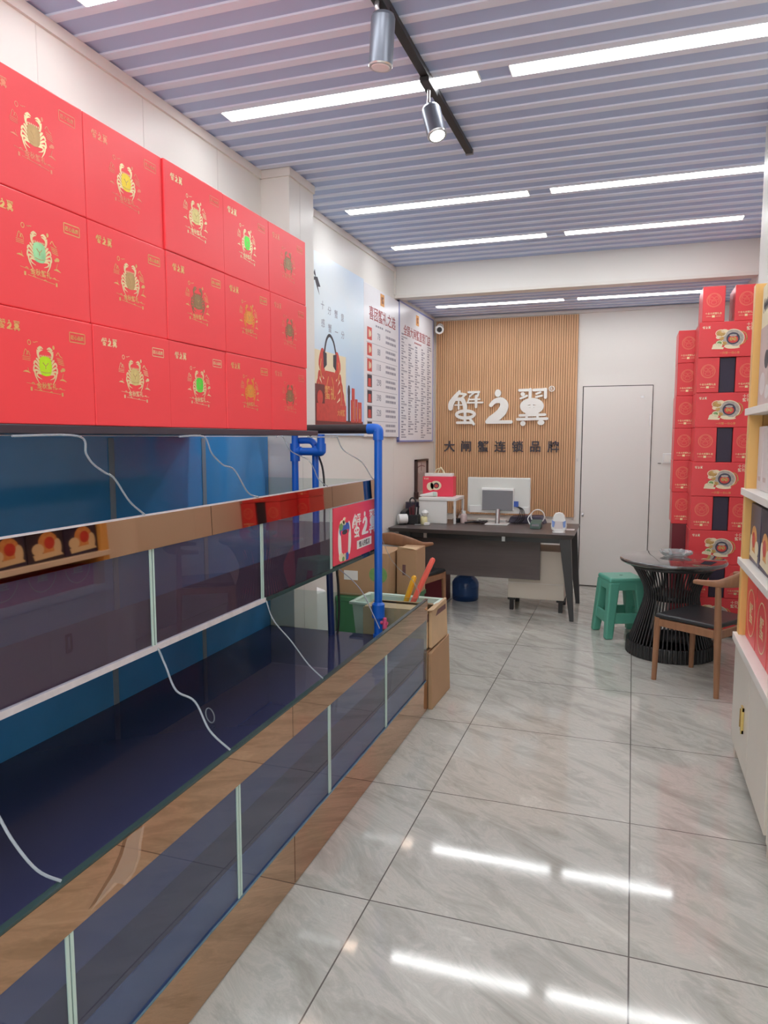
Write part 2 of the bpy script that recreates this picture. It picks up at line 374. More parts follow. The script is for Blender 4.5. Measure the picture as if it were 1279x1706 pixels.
def text(body, size=1.0, bold=0.0, align='CENTER'):
    """glyph polygons of a line of writing, baseline-centred on 0,0"""
    key = (body, bold)
    if key not in _tc:
        c = bpy.data.curves.new('glyphs', 'FONT'); c.body = body; c.size = 1; c.offset = bold; c.resolution_u = 2
        o = bpy.data.objects.new('glyphs', c); COL.objects.link(o); bpy.context.view_layer.update()
        me = o.to_mesh()
        polys = [[(me.vertices[i].co.x, me.vertices[i].co.y) for i in p.vertices] for p in me.polygons]
        o.to_mesh_clear(); bpy.data.objects.remove(o); bpy.data.curves.remove(c)
        _tc[key] = polys
    polys = _tc[key]
    xs = [a for p in polys for a, b in p]; ys = [b for p in polys for a, b in p]
    cx = (min(xs) + max(xs)) / 2 if align == 'CENTER' else min(xs); cy = (min(ys) + max(ys)) / 2
    return [[((a - cx) * size, (b - cy) * size) for a, b in p] for p in polys]

# the shop's three-character logo, drawn as brush strokes (units: about 1010 wide, 370 tall)
def logo_chars():
    A = []
    A += stroke([(195, 120), (150, 180), (110, 240), (103, 290)], [24, 50, 58, 48])
    A += stroke([(180, 138), (258, 152)], 24) + stroke([(255, 152), (215, 192)], 20) + stroke([(150, 198), (230, 200)], [36, 34])
    A += stroke([(228, 205), (252, 260), (255, 320)], [44, 42, 34])
    A += stroke([(187, 225), (187, 298)], 16) + stroke([(150, 258), (225, 258)], 13)
    A += stroke([(290, 130), (398, 130)], 22) + stroke([(394, 130), (386, 168)], 20) + stroke([(348, 135), (302, 172)], 17)
    A += stroke([(296, 192), (286, 226)], 15) + stroke([(292, 205), (405, 203)], 17) + stroke([(280, 236), (435, 236)], 17) + stroke([(368, 170), (368, 280)], 26)
    A += ring(260, 355, 92, 36, 34) + stroke([(255, 312), (255, 440)], 27) + stroke([(176, 438), (330, 438)], 27) + stroke([(312, 405), (348, 455)], 25)
    B = [disc(590, 146, 32, 38)]
    B += stroke([(522, 264), (560, 226), (622, 218), (655, 262), (635, 325), (585, 375), (522, 412), (488, 430)], [40, 46, 62, 84, 92, 92, 78, 44]) + stroke([(484, 434), (725, 434)], 34)
    C = stroke([(805, 122), (912, 120)], 27) + stroke([(912, 116), (910, 212)], 30) + [disc(838, 160, 22, 20)] + stroke([(818, 202), (880, 176)], 20)
    C += stroke([(945, 122), (1064, 118)], 27) + stroke([(1060, 116), (1060, 196)], 29) + stroke([(972, 160), (1012, 146)], 19) + stroke([(970, 190), (1026, 178)], 19)
    C += ring(930, 280, 84, 48, 66) + stroke([(930, 225), (930, 335)], 26) + stroke([(852, 282), (1008, 282)], 20)
    C += stroke([(815, 370), (1060, 364)], 26) + stroke([(790, 408), (1080, 404)], 28) + stroke([(882, 345), (880, 400)], 24) + stroke([(985, 345), (990, 400)], 24)
    C += [disc(845, 450, 26, 25), disc(1022, 442, 34, 26)]
    return [[[(a, -b) for a, b in p] for p in q] for q in (A, B, C)]
LOGO = logo_chars()
def logo(width):
    k = width / 1010.0
    return [xf(q, k, k, -585 * k, 280 * k) for q in LOGO]
def logo_all(width): return [p for q in logo(width) for p in q]

# crab emblem (units: px of a 360 x 440 drawing centred on the shell)
def crab():
    body = [[(a - 568, 800 - b) for a, b in [(478, 740), (492, 705), (530, 690), (570, 686), (606, 690), (642, 706), (656, 740), (662, 800), (650, 862), (622, 900), (568, 908), (515, 900), (486, 862), (474, 800)]]]
    lines = []
    for q in (stroke([(530, 760), (568, 792), (606, 760)], 8), stroke([(568, 790), (568, 825)], 8), stroke([(505, 862), (568, 872), (632, 862)], 7)): lines += [[(a - 568, 800 - b) for a, b in p] for p in q]
    limbs = []
    half = [([(482, 722), (462, 675), (466, 625)], [26, 30, 44]), ([(466, 622), (500, 592), (540, 606)], [38, 30, 5]), ([(478, 640), (508, 622), (532, 622)], [20, 18, 4]),
            ([(486, 770), (448, 728), (432, 722)], [24, 26, 12]), ([(482, 808), (420, 752), (398, 790)], [22, 26, 18]), ([(484, 842), (410, 800), (392, 850), (400, 872)], [22, 24, 18, 8]),
            ([(492, 868), (412, 850), (420, 920), (465, 992)], [24, 24, 18, 4]), ([(508, 886), (440, 882), (448, 920), (508, 946)], [20, 20, 16, 4])]
    for pts, ws in half:
        for sgn in (1, -1):
            limbs += stroke([((a - 568) * sgn, 800 - b) for a, b in pts], ws, res=3, caps=False)
    for i in range(7): limbs += [[(-72 + i * 24 - 9, 108), (-72 + i * 24 + 9, 108), (-72 + i * 24, 130)]]
    scen = []
    S = lambda pts, w_: scen.extend(stroke([(a - 568, 800 - b) for a, b in pts], w_, res=3))
    scen += ring(-224, 245, 22, 26, 8, 12) + [disc(130, 225, 16, 24)]
    S([(400, 545), (430, 548)], 6); S([(430, 540), (465, 536)], 6)
    for i in range(3): S([(245, 712 + i * 18), (350, 715 + i * 18)], 5)
    S([(260, 700), (290, 630), (320, 690)], 7); S([(300, 690), (325, 650), (350, 700)], 7)
    for i in range(4): S([(742 + i * 6, 690 + i * 20), (835 + i * 5, 705 + i * 20)], 7)
    S([(735, 660), (765, 625), (790, 660), (825, 680)], 9)
    S([(245, 880), (290, 872), (345, 888)], [4, 22, 4]); S([(310, 835), (325, 880)], 5)
    S([(775, 940), (825, 932), (880, 950)], [4, 24, 4]); S([(810, 925), (835, 860)], 6); scen.extend([disc(268, -15, 30, 22), disc(238, -30, 18, 15)])
    S([(285, 998), (465, 1015)], 4); S([(700, 1035), (850, 1048)], 4); S([(390, 1068), (780, 1100)], 5)
    S([(360, 998), (378, 990), (396, 1004)], 9); S([(760, 1040), (780, 1030), (800, 1046)], 9); S([(460, 1072), (480, 1062), (500, 1078)], 8); S([(620, 1088), (640, 1078), (660, 1094)], 8)
    scen.extend([rect(-232, -282, -205, -240), rect(226, -322, 252, -280)])
    return body, lines, limbs, scen
CRAB = crab()

# ================================================================== SETTING
XL, XR, YB, YF = -2.07, 0.87, 7.75, -2.0
ZC, ZC2, YBEAM = 3.06, 2.83, 6.35
MB().box(XL - .2, XR + .2, YF, YB + .2, -0.1, 0).build('floor', 'floor', structure=True)
def wall_with_seams(name, axis, pos, a0, a1, z1, seams, out):
    b = MB()
    if axis == 'x':
        b.box(min(pos, pos + out * .15), max(pos, pos + out * .15), a0, a1, 0, z1)
        for s in seams: b.box(min(pos, pos - out * .0008), max(pos, pos - out * .0008), s - .002, s + .002, 0, z1, 1)
    else:
        b.box(a0, a1, min(pos, pos + out * .15), max(pos, pos + out * .15), 0, z1)
        for s in seams: b.box(s - .002, s + .002, min(pos, pos - out * .0008), max(pos, pos - out * .0008), 0, z1, 1)
    return b.build(name, ['wall', 'seam'], structure=True)
wall_with_seams('wall_left', 'x', XL, YF, YB + .15, 3.2, [0.4, 1.0, 1.6, 2.2, 2.8, 3.4, 4.25, 6.32], -1)
wall_with_seams('wall_right', 'x', XR, YF, YB + .15, 3.2, [0.9, 1.9, 2.9, 5.3, 6.5], 1)
wall_with_seams('wall_back', 'y', YB, XL - .15, XR + .15, 3.2, [0.62], 1)
b = MB().box(XL, -1.89, 3.86, 4.19, 0, ZC + .02); b.box(-1.8908, -1.8892, 4.0, 4.003, 0, ZC, 1)
b.build('wall_pillar_left', ['wall', 'seam'], structure=True)
MB().box(0.57, XR, 3.80, 4.15, 0, ZC + .02).build('wall_pillar_right', ['wall', 'seam'], structure=True)
MB().box(XL, XR, YBEAM, YBEAM + .12, 2.79, ZC + .03).build('wall_beam', 'wall', structure=True)
MB().box(XL, XR, YBEAM - .012, YBEAM, 2.79, 2.815).build('trim_beam', 'trim', structure=True)
# fluted ceiling boards: ridges running across the shop
b = MB()
P = 0.141
b.box(XL - .15, XR + .15, YF, YBEAM + .1, ZC + .007, ZC + .10, 1)
for k in range(-31, 29):
    y1 = 2.29 + P * k
    if y1 > YBEAM: continue
    b.hexa([(XL, y1 - .045, ZC), (XR, y1 - .045, ZC), (XR, y1, ZC), (XL, y1, ZC)], [(XL, y1 - .047, ZC + .0075), (XR, y1 - .047, ZC + .0075), (XR, y1 + .002, ZC + .0075), (XL, y1 + .002, ZC + .0075)], 0)
b.box(XL - .15, XR + .15, YBEAM + .1, YB + .15, ZC2 + .007, ZC2 + .10, 1)
for k in range(0, 10):
    y1 = YBEAM + .16 + P * k
    if y1 > YB: continue
    b.hexa([(XL, y1 - .045, ZC2), (XR, y1 - .045, ZC2), (XR, y1, ZC2), (XL, y1, ZC2)], [(XL, y1 - .047, ZC2 + .0075), (XR, y1 - .047, ZC2 + .0075), (XR, y1 + .002, ZC2 + .0075), (XL, y1 + .002, ZC2 + .0075)], 0)
b.build('ceiling', ['ridge', 'recess'], structure=True)
t = MB(); t.box(XL, XL + .012, YF, 3.86, ZC - .045, ZC); t.box(XL, XL + .012, 4.19, YBEAM, ZC - .045, ZC); t.build('trim_1', 'trim', structure=True)
t = MB(); t.box(XL, -1.878, 3.848, 3.86, ZC - .045, ZC); t.box(-1.89, -1.878, 3.86, 4.19, ZC - .045, ZC); t.build('trim_2', 'trim', structure=True)
MB().box(XL, XL + .014, YBEAM - .035, YBEAM - .012, 2.815, ZC - .045).build('trim_3', 'trim', structure=True)
MB().box(XL + .0, XR, YB - .02, YB, ZC2 - .03, ZC2).build('trim_4', 'trim', structure=True)
# timber slat wall behind the desk, reaching down to desk height
b = MB(); sx0, sx1, sz0, sz1 = -2.05, -0.56, 0.72, 2.79
b.box(sx0, sx1, YB - .012, YB, sz0, sz1, 1)
n = 62; pw = (sx1 - sx0) / n
for i in range(n): b.box(sx0 + i * pw + .003, sx0 + (i + 1) * pw - .003, YB - .024, YB - .011, sz0, sz1, 0)
b.build('wall_slat_panel', ['slat', 'slatgroove'], structure=True)
# flush door in the back wall, dark gap round it
b = MB(); b.box(-0.503, 0.175, YB - .004, YB + .0, 0, 2.068, 1); b.box(-0.493, 0.168, YB - .012, YB - .003, 0.012, 2.06, 0)
d = b.build('door_1', ['door', 'gap'], structure=True)
h = MB(); h.box(0.148, 0.163, YB - .02, YB - .011, 1.66, 1.78); h.build('hinge', 'steel', d)
h = MB(); h.rod((-0.470, YB - .011, .74), (-0.470, YB - .04, .76), .012); h.build('door_latch', 'steel', d)
b = MB(); b.box(-.545, -.535, YB - .004, YB, 1.30, 1.33); b.box(0.06, 0.09, YB - .016, YB - .011, 1.94, 1.96); b.build('door_stop', 'steel', d)
sw = tag(MB().box(0.285, 0.37, YB - .012, YB, 1.29, 1.39).build('light_switch', 'white', bevel=.003), 'white plastic light switch on the white wall between door and box stacks', 'switch')
MB().box(0.30, 0.355, YB - .016, YB - .011, 1.305, 1.375).build('rocker', 'offwhite', sw)
tag(MB().box(0.24, 0.27, YB - .008, YB, 1.287, 1.293).build('wall_bracket', 'gap'), 'short dark metal strip fixed beside the white light switch', 'bracket')

# ================================================================== CEILING LAMPS
def strip(name, x0, x1, y0, zc, label):
    t = thing(name, label, 'ceiling light', ((x0 + x1) / 2, y0 + .046, zc), 'strip lights recessed in the ceiling')
    MB().box(x0, x1, y0, y0 + .092, zc - .001, zc + .012).build('diffuser', 'lamp', t)
    f = MB(); f.box(x0 - .006, x0, y0, y0 + .092, zc, zc + .02); f.box(x1, x1 + .006, y0, y0 + .092, zc, zc + .02); f.box(x0, x1, y0, y0 + .092, zc + .012, zc + .02)
    f.build('lamp_housing', 'white', t); return t
rowdef = [(2.29 - P * 15, 'overhead behind the viewer, row nearest the shop front'), (2.29 - P * 8, 'overhead behind the viewer'), (2.29 - P, 'in the row above the tallest box wall'),
          (2.29 + P * 6, 'in the row crossed by the black lamp track'), (2.29 + P * 17, 'in the row above the pillar and blue poster'), (2.29 + P * 24, 'in the row just before the white beam')]
for y0, where in rowdef:
    strip('strip_light', -1.88, -0.67, y0 + .002, ZC, 'white LED strip %s, on the tank side' % where)
    strip('strip_light', -0.53, 0.67, y0 + .002, ZC, 'white LED strip %s, on the shelf side' % where)
strip('strip_light', -1.88, -0.66, 7.084 - .014, ZC2, 'white LED strip in the low ceiling past the beam, on the tank side')
strip('strip_light', -0.53, 0.56, 7.084 - .014, ZC2, 'white LED strip in the low ceiling past the beam, on the shelf side')

tr = tag(MB().box(-0.888, -0.852, 1.2, 3.93, ZC - .024, ZC - .0005).build('lamp_track', 'black', bevel=.002), 'black metal lamp track running along the fluted ceiling', 'lamp track')
MB().box(-0.89, -0.85, 3.93, 3.945, ZC - .026, ZC - .0005).build('end_cap', 'mongrey', tr)
def spot(y, a, b_, shell, lens, label):
    t = thing('track_spotlight', label, 'spotlight', (-0.87, y, ZC - .024), 'spotlights on the black track')
    MB().box(-0.89, -0.85, y - .075, y + .075, ZC - .046, ZC - .024).build('adapter', 'black', t, bevel=.003)
    a, b_ = Vector(a), Vector(b_)
    m_ = MB(); m_.rod((-0.87, y, ZC - .046), (-0.87, y, a.z + .03), .007); m_.tube([(-0.87, y, a.z + .03), (-0.87, y, a.z + .005), tuple(a.lerp(b_, .12))], .008); m_.build('arm', 'steel', t)
    d_ = (b_ - a).normalized()
    m_ = MB(); m_.rod(a, a + d_ * .012, .037, .042, 24); m_.rod(a + d_ * .012, b_, .042, .042, 24); m_.build('lamp_head', shell, t)
    m_ = MB(); m_.rod(b_ - d_ * .001, b_ + d_ * .004, .0425, .040, 24); r_ = m_.build('bezel', 'steel', t)
    m_ = MB(); m_.rod(b_ + d_ * .002, b_ + d_ * .006, .034, .030, 24); m_.build('lens', lens, t)
spotshell = mat('spot_shell_grey', (0.14, 0.155, 0.19), 0.35, metal=0.4); M['spotshell'] = spotshell
spot(2.47, (-0.858, 2.50, 2.985), (-0.87, 2.505, 2.822), 'spotshell', 'spotoff', 'grey cylinder spotlight pointing straight down, nearest the viewer on the track')
spot(3.13, (-0.868, 3.15, 2.945), (-0.828, 3.115, 2.818), 'spotshell', 'spotlens', 'grey cylinder spotlight tilted towards the floor with its lens lit')

# security camera in the far corner
t = thing('security_camera', 'white security camera at the top corner of the timber slat wall', 'camera', (-1.99, 7.70, 2.73))
m_ = MB(); m_.rod((-2.0, 7.726, 2.73), (-2.0, 7.70, 2.73), .035, .035, 20); m_.rod((-2.0, 7.70, 2.73), (-1.985, 7.64, 2.70), .018); m_.build('mount', 'white', t)
m_ = MB(); m_.rod((-1.99, 7.66, 2.70), (-1.965, 7.54, 2.675), .042, .045, 20); m_.build('camera_body', 'white', t)
m_ = MB(); m_.rod((-1.965, 7.54, 2.675), (-1.964, 7.535, 2.674), .027, .025, 20); m_.build('lens', 'black', t)

# ================================================================== FISH TANKS (two tiers)
# ---- lower tank
Y0, Y1 = 0.32, 3.845
XB = -2.045
def panes(x, y0, y1, z0, z1, cuts, th=.008):
    ys = [y0] + cuts + [y1]
    return [(x - th, x, ys[i] + .002, ys[i + 1] - .002, z0, z1) for i in range(len(ys) - 1)]
CUTS = [0.43, 1.105, 1.78, 2.455, 3.13]
t = thing('aquarium_tank', 'long bronze-faced lower crab tank standing on the grey tiled floor', 'fish tank', (-1.55, 2.1, 0))
m_ = MB(); m_.box(XB, -1.062, Y0, Y1, 0.0, .165); pl = m_.build('plinth', 'kraft', t)
for y0, y1 in ((Y0, 0.74), (0.743, 2.138), (2.142, Y1)):
    MB().box(-1.062, -1.058, y0, y1, 0.004, .178).build('mirror_strip', 'mirror', pl)
for y0, y1 in ((Y0, 0.74), (0.743, 2.133), (2.136, Y1 - .01)):
    MB().box(-1.060, -1.056, y0, y1, .532, .640).build('mirror_band', 'mirror', t)
MB().box(XB, -1.062, Y0, Y1, .165, .178).build('tank_bottom', 'tankfloor', t)
MB().box(XB - .008, XB, Y0, 3.85, .178, .655).build('back_panel', 'bluefilm', t)
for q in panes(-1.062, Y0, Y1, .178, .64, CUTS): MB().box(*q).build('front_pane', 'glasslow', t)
MB().box(XB, -1.062, Y1 - .008, Y1, .178, .645).build('end_pane', 'glass', t)
for c in CUTS:
    m_ = MB(); m_.box(-1.0625, -1.0595, c - .011, c - .002, .182, .531); m_.box(-1.0625, -1.0595, c + .002, c + .011, .182, .531); m_.build('glass_joint', 'gedge', t)
    m_ = MB(); m_.box(XB + .0005, XB + .004, c - .016, c + .016, .18, .645); m_.build('back_joint', 'backjoint', t)
MB().box(-1.074, -1.057, Y0, Y1, .640, .6455).build('rim', 'gdark', t)
m_ = MB(); m_.tube([(-1.059, Y0 + i * .1, .18 + random.uniform(-.0015, .0015)) for i in range(36)], .0035, 6, res=1); m_.build('silicone_bead', 'tealbead', t)
wm = MB(); wm.box(XB + .001, -1.076, Y0 + .01, Y1 - .010, .1785, .415, 1); wm.m[1] = 0; wm.build('water', ['water', 'waterside'], t)
MB().box(-1.0755, -1.0715, Y0 + .01, Y1 - .01, .1785, .288).build('added_floor_view', 'floorview', t)  # added strip coloured like the tank floor showing through the water
# peeling clear film on the band of the lower tank
b = MB()
pts = [(1.28, .640), (1.30, .642), (1.345, .637), (1.33, .60), (1.325, .57), (1.305, .545), (1.27, .535), (1.245, .555), (1.20, .548), (1.16, .545), (1.20, .567), (1.235, .585), (1.262, .61)]
v = [(-1.0545 + random.uniform(0, .004), y, z) for y, z in pts]; cvt = (-1.052, 1.28, .585)
b.add(v + [cvt], [(i, (i + 1) % len(v), len(v)) for i in range(len(v))])
M['film'] = clear('crinkled_film', (0.95, 0.93, 0.92), 1.6, rough=.2, body=(.8, .62, .5), bodyfac=.3)
tag(b.build('plastic_film', 'film'), 'torn scrap of clear film peeling off the lower bronze band', 'plastic film')

# ---- upper tank, set back above the lower one
XM = -1.35; YM1 = 3.82; ZM0, ZM1 = .90, 1.315
CUTM = [1.125, 1.80, 2.48, 3.165]
t = thing('aquarium_tank', 'upper crab tank with bronze band hanging above the open lower tank', 'fish tank', (-1.7, 2.1, ZM0))
MB().box(XB, XM, Y0, YM1, ZM0, ZM0 + .014).build('tank_bottom', 'gdark', t)
m_ = MB(); m_.box(XM - .012, XM + .003, Y0, 2.5, ZM0 - .002, ZM0 + .016); m_.build('silicone_bead', 'silicone', t)
MB().box(XM - .012, XM + .003, 2.5, YM1, ZM0 - .002, ZM0 + .014).build('rim', 'gdark', t)
MB().box(XB - .008, XB, Y0, 3.85, ZM0, 1.548).build('back_panel', 'bluefilm', t)
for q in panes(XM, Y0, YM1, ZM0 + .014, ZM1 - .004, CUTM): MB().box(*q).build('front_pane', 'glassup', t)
MB().box(XB, XM, YM1 - .008, YM1, ZM0 + .014, ZM1 - .004).build('end_pane', 'glass', t)
for y0, y1 in ((Y0, 1.02), (1.023, 2.118), (2.121, 3.165), (3.168, YM1)):
    m_ = MB(); m_.hexa([(XM + .0034, y0, 1.212), (XM + .0084, y0, 1.212), (XM + .0084, y1, 1.212), (XM + .0034, y1, 1.212)], [(XM + .0003, y0, 1.312), (XM + .0044, y0, 1.312), (XM + .0044, y1, 1.312), (XM + .0003, y1, 1.312)]); m_.build('mirror_band', 'mirror', t)
for c in CUTM:
    m_ = MB(); m_.box(XM - .002, XM + .001, c - .012, c - .002, ZM0 + .016, 1.211); m_.box(XM - .002, XM + .001, c + .002, c + .010, ZM0 + .016, 1.211); m_.build('glass_joint', 'gedge', t)
    m_ = MB(); m_.box(XB + .0005, XB + .004, c - .016, c + .016, ZM0 + .02, 1.54); m_.build('back_joint', 'backjoint', t)
MB().box(XM - .009, XM + .005, Y0, YM1, 1.312, 1.316).build('rim', 'silicone', t)
wm = MB(); wm.box(XB + .001, XM - .010, Y0 + .01, YM1 - .010, ZM0 + .0145, 1.06, 1); wm.m[1] = 0; wm.build('water', ['darkwater', 'waterside2'], t)

# ---- hose lines hanging from tier to tier
def hose(pts, label, r=.005, m='hose'):
    r *= .62
    return tag(MB().tube(pts, r, 8).build('air_hose', m), label, 'air hose', 'clear air hoses over the tanks')
up = [[(1.30, 1.545), (1.511, 1.545), (1.535, 1.50), (1.56, 1.472), (1.605, 1.447), (1.64, 1.43), (1.70, 1.362), (1.765, 1.318)], [(1.95, 1.545), (2.085, 1.545), (2.13, 1.49), (2.20, 1.448), (2.276, 1.427), (2.367, 1.341), (2.448, 1.317)],
      [(2.60, 1.545), (2.66, 1.544), (2.736, 1.485), (2.913, 1.44), (3.008, 1.356), (3.11, 1.317)], [(2.90, 1.545), (3.21, 1.545), (3.238, 1.54), (3.314, 1.481), (3.564, 1.415), (3.72, 1.325), (3.76, 1.317)]]
upl = ['clear hose sagging onto the bronze band below the second column of gift boxes', 'clear hose with a kink below the third column of gift boxes', 'thin grey hose hanging in front of the pillar behind the glass', 'white hose drooping beside the blue pipes at the tank end']
for i, p in enumerate(up): hose([(XM + .006, y, z) for y, z in p], upl[i], .005 if i != 2 else .004)
def fall(y0, y1, kink): return [(XM + .004, y0, .905), (XM + .02, y0 + .015, .87), (XM + .05, y0 + .05, .80), (-1.26, y0 + kink, .765), (-1.20, y0 + kink + .05, .745), (-1.12, y1 - .08, .675), (-1.066, y1, .648)]
hose([(-1.34, 1.05, .905), (-1.28, 1.03, .88), (-1.22, 1.06, .83), (-1.15, 1.06, .74), (-1.10, 1.07, .68), (-1.066, 1.096, .648)], 'clear hose curling over the lower rim nearest the viewer', .0055)
hose([(-1.346, 1.81, .905), (-1.32, 1.81, .85), (-1.25, 1.76, .80), (-1.20, 1.78, .765), (-1.13, 1.745, .70), (-1.066, 1.75, .648)], 'clear S-shaped hose falling into the lower tank beside a small loop', .0055)
hose([(-1.346, 2.50, .905), (-1.31, 2.49, .83), (-1.24, 2.50, .75), (-1.15, 2.46, .68), (-1.066, 2.41, .648)], 'clear hose dropping from the upper tank at the far glass joint', .0045)
hose([(-1.346, 3.25, .90), (-1.32, 3.37, .82), (-1.26, 3.36, .76), (-1.19, 3.30, .68), (-1.10, 3.15, .648)], 'thin dark hose looping under the red banner into the lower tank', .004, 'inkgrey')
lp = MB(); lp.tube([(-1.55 - .012 * math.sin(a), 2.40 + .024 * math.cos(a), .447 + .027 * math.sin(a)) for a in [i * PI / 6 for i in range(14)]], .003, 6, res=2)
tag(lp.build('hose_ring', 'hose'), 'small loop of clear hose floating on the dark water', 'hose ring')
hose([(-1.30, 3.77, .98), (-1.29, 3.88, .86), (-1.27, 4.0, .77), (-1.22, 4.08, .70), (-1.19, 4.12, .62), (-1.20, 4.14, .57)], 'thin white hose curving from the blue pipe to the brush handles', .003)

# ---- dark shelf carrying the gift boxes
tag(MB().box(XL + .02, -1.362, 0.5, 3.05, 1.551, 1.573).build('box_shelf', 'shelfdark', bevel=.002), 'dark narrow shelf carrying the wall of red gift boxes', 'shelf')

# ---- blue pipe work at the end of the tanks
t = thing('water_pipe', 'blue plastic pipe standing upright at the tank end with elbow and coupling', 'pipe', (-1.31, 3.735, .42))
px, py = -1.312, 3.735
m_ = MB(); m_.rod((px, py, .60), (px, py, 1.56), .022); m_.build('upright', 'bluepvc', t)
m_ = MB(); m_.tube([(px - .06, py, 1.59), (px - .02, py, 1.59), (px - .004, py, 1.585), (px, py, 1.57), (px, py, 1.53)], .029, 16); m_.build('elbow', 'bluepvc', t)
m_ = MB(); m_.rod((px, py, .545), (px, py, .62), .036, .036, 20); m_.rod((px, py, .62), (px, py, .632), .036, .024, 20); m_.build('coupling', 'bluepvc', t)
m_ = MB(); m_.rod((px, py, .43), (px, py, .56), .024); m_.rod((px, py, .43), (px, py, .45), .03, .03); m_.build('valve_body', 'bluepvc', t)
m_ = MB(); m_.rod((px + .02, py - .01, .52), (px + .06, py - .02, .52), .010); m_.rod((px + .045, py - .02, .49), (px + .045, py - .02, .55), .013, .010); m_.build('valve_handle', 'pink', t)
m_ = MB(); m_.rod((-1.372, py, 1.59), (-2.05, py, 1.59), .025); m_.build('sleeve', 'sleeve', t)
t = thing('water_pipe', 'blue plastic pipe branch behind the glass below the black sleeve', 'pipe', (-1.65, 3.735, 1.47))
m_ = MB(); m_.rod((-1.651, py, 1.562), (-1.651, py, 1.49), .022); m_.tube([(-1.651, py, 1.51), (-1.651, py, 1.475), (-1.656, py, 1.467), (-1.69, py, 1.465)], .028, 16); m_.build('elbow', 'bluepvc', t)
m_ = MB(); m_.rod((-1.68, py, 1.465), (-1.80, py, 1.465), .022); m_.rod((-1.775, py, 1.465), (-1.80, py, 1.465), .028); m_.build('branch', 'bluepvc', t)
m_ = MB(); m_.rod((-1.812, py, 1.562), (-1.812, py, ZM0 + .02), .019); m_.rod((-1.812, py, 1.41), (-1.812, py, 1.51), .028); m_.build('drop_pipe', 'bluepvc', t)
m_ = MB(); m_.rod((-1.70, py + .03, 1.50), (-1.70, py + .03, ZM0 + .02), .019); m_.tube([(-1.81, py + .03, 1.525), (-1.73, py + .03, 1.525), (-1.70, py + .03, 1.50)], .019); m_.build('return_pipe', 'bluepvc', t)
t = tag(MB().rod((-1.60, 3.76, .18), (-1.62, 3.76, .895), .019).build('drain_pipe', 'navypipe'), 'dark blue drain pipe standing inside the far end of the lower tank', 'pipe')
tag(MB().tube([(-1.60, 3.79, .89), (-1.575, 3.79, .7), (-1.57, 3.78, .5), (-1.60, 3.77, .25), (-1.62, 3.7, .19)], .007).build('power_cable', 'black'), 'black power cable hanging beside the drain pipe inside the lower tank', 'cable')
tag(MB().tube([(-1.74, 3.78, 1.56), (-1.70, 3.80, 1.45), (-1.66, 3.79, 1.32), (-1.655, 3.78, 1.0), (-1.66, 3.77, .93)], .006).build('power_cable', 'black'), 'black power cable hanging by the blue branch in the upper tank', 'cable')

# ---- red banner panel on the last pane of the upper tank
t = thing('shop_banner', 'red printed panel with white logo and bowl picture on the tank end', 'sign', (XM, 3.5, .92))
by0, by1, bz0, bz1 = 3.18, 3.812, .925, 1.205
MB().box(XM + .001, XM + .006, by0, by1, bz0, bz1).build('panel', 'bannerred', t)
def fr(x, y, z): return ((x, y, z), (0, 1, 0), (0, 0, 1), (1, 0, 0))
m_ = MB(); m_.flat([p for q in logo(.36) for p in q], fr(XM + .006, 3.605, 1.09), .0008, step=.000002); m_.build('logo_print', 'offwhite', t)
m_ = MB(); m_.flat([rect(-.11, -.022, .11, .022)], fr(XM + .006, 3.60, .985), .0008); m_.flat(text('懂人的蟹店', .033, .01), fr(XM + .0068, 3.60, .985), .0006, 1); m_.build('strapline_print', ['offwhite', 'ink'], t)
bx, byy, bzz = XM + .006, 3.318, 1.055
m_ = MB(); F_ = fr(bx, byy, bzz)
m_.flat([disc(-.055, -.02, .028, .085, 20), disc(.062, -.015, .026, .085, 20)], F_, .0006, 0)
m_.flat([disc(0, .035, .068, .042, 20)], F_, .0009, 1)
m_.flat([[(-.05, .03), (.055, .03), (.042, -.10), (-.035, -.10)]], F_, .0012, 2)
m_.flat([disc(-.03, .068, .03, .014), disc(.0, .075, .022, .02)], F_, .0012, 3); m_.flat([disc(-.045, .05, .026, .018)], F_, .0014, 4)
m_.flat([disc(.002, .02, .035, .012)], F_, .0016, 5)
m_.flat([disc(.03, .078, .024, .014)], F_, .0014, 2)
m_.flat([disc(-.045, -.10, .03, .022), disc(.0, -.105, .022, .02)], F_, .0015, 3); m_.flat([disc(.032, -.105, .022, .02)], F_, .0015, 1); m_.flat([disc(-.02, -.112, .016, .012)], F_, .0018, 4)
m_.build('bowl_print', ['offwhite', 'printblue', 'bannerred', 'printcream', 'printgreen', 'ink'], t)

# ================================================================== RED CRAB GIFT BOXES
GW, GH, GD = .333, .2672, .24
def frx(y, z): return ((0.0002, y, z), (0, 1, 0), (0, 0, 1), (1, 0, 0))
g0 = thing('gift_box', 'red gift box', 'gift box', (0, 0, 0), 'red crab gift boxes stacked above the tanks')
MB().box(-GD, 0, 0, GW, 0, GH).build('carton', 'redcard', g0, bevel=.003, local=True)
body, lines, limbs, scen = CRAB
K = .000215
m_ = MB(); m_.flat(xf(body, K), frx(.166, .140), .0006, 0); m_.flat(xf(lines, K), frx(.166, .140), .0009, 1, .000001); m_.flat(xf(limbs, K), frx(.166, .140), .0004, 2, .000001)
emb = m_.build('crab_emblem', ['f_lime', 'f_tan', 'palegold'], g0, local=True)
m_ = MB(); m_.flat(xf(scen, K), frx(.166, .140), .0004); m_.flat(text('金秋蟹礼', .0165, .01), frx(.168, .0935), .0004); m_.build('scenery_print', 'gold', g0, local=True)
m_ = MB(); m_.flat(logo_all(.062), frx(.062, .226), .0004, step=.000001); m_.build('brand_print', 'gold', g0, local=True)
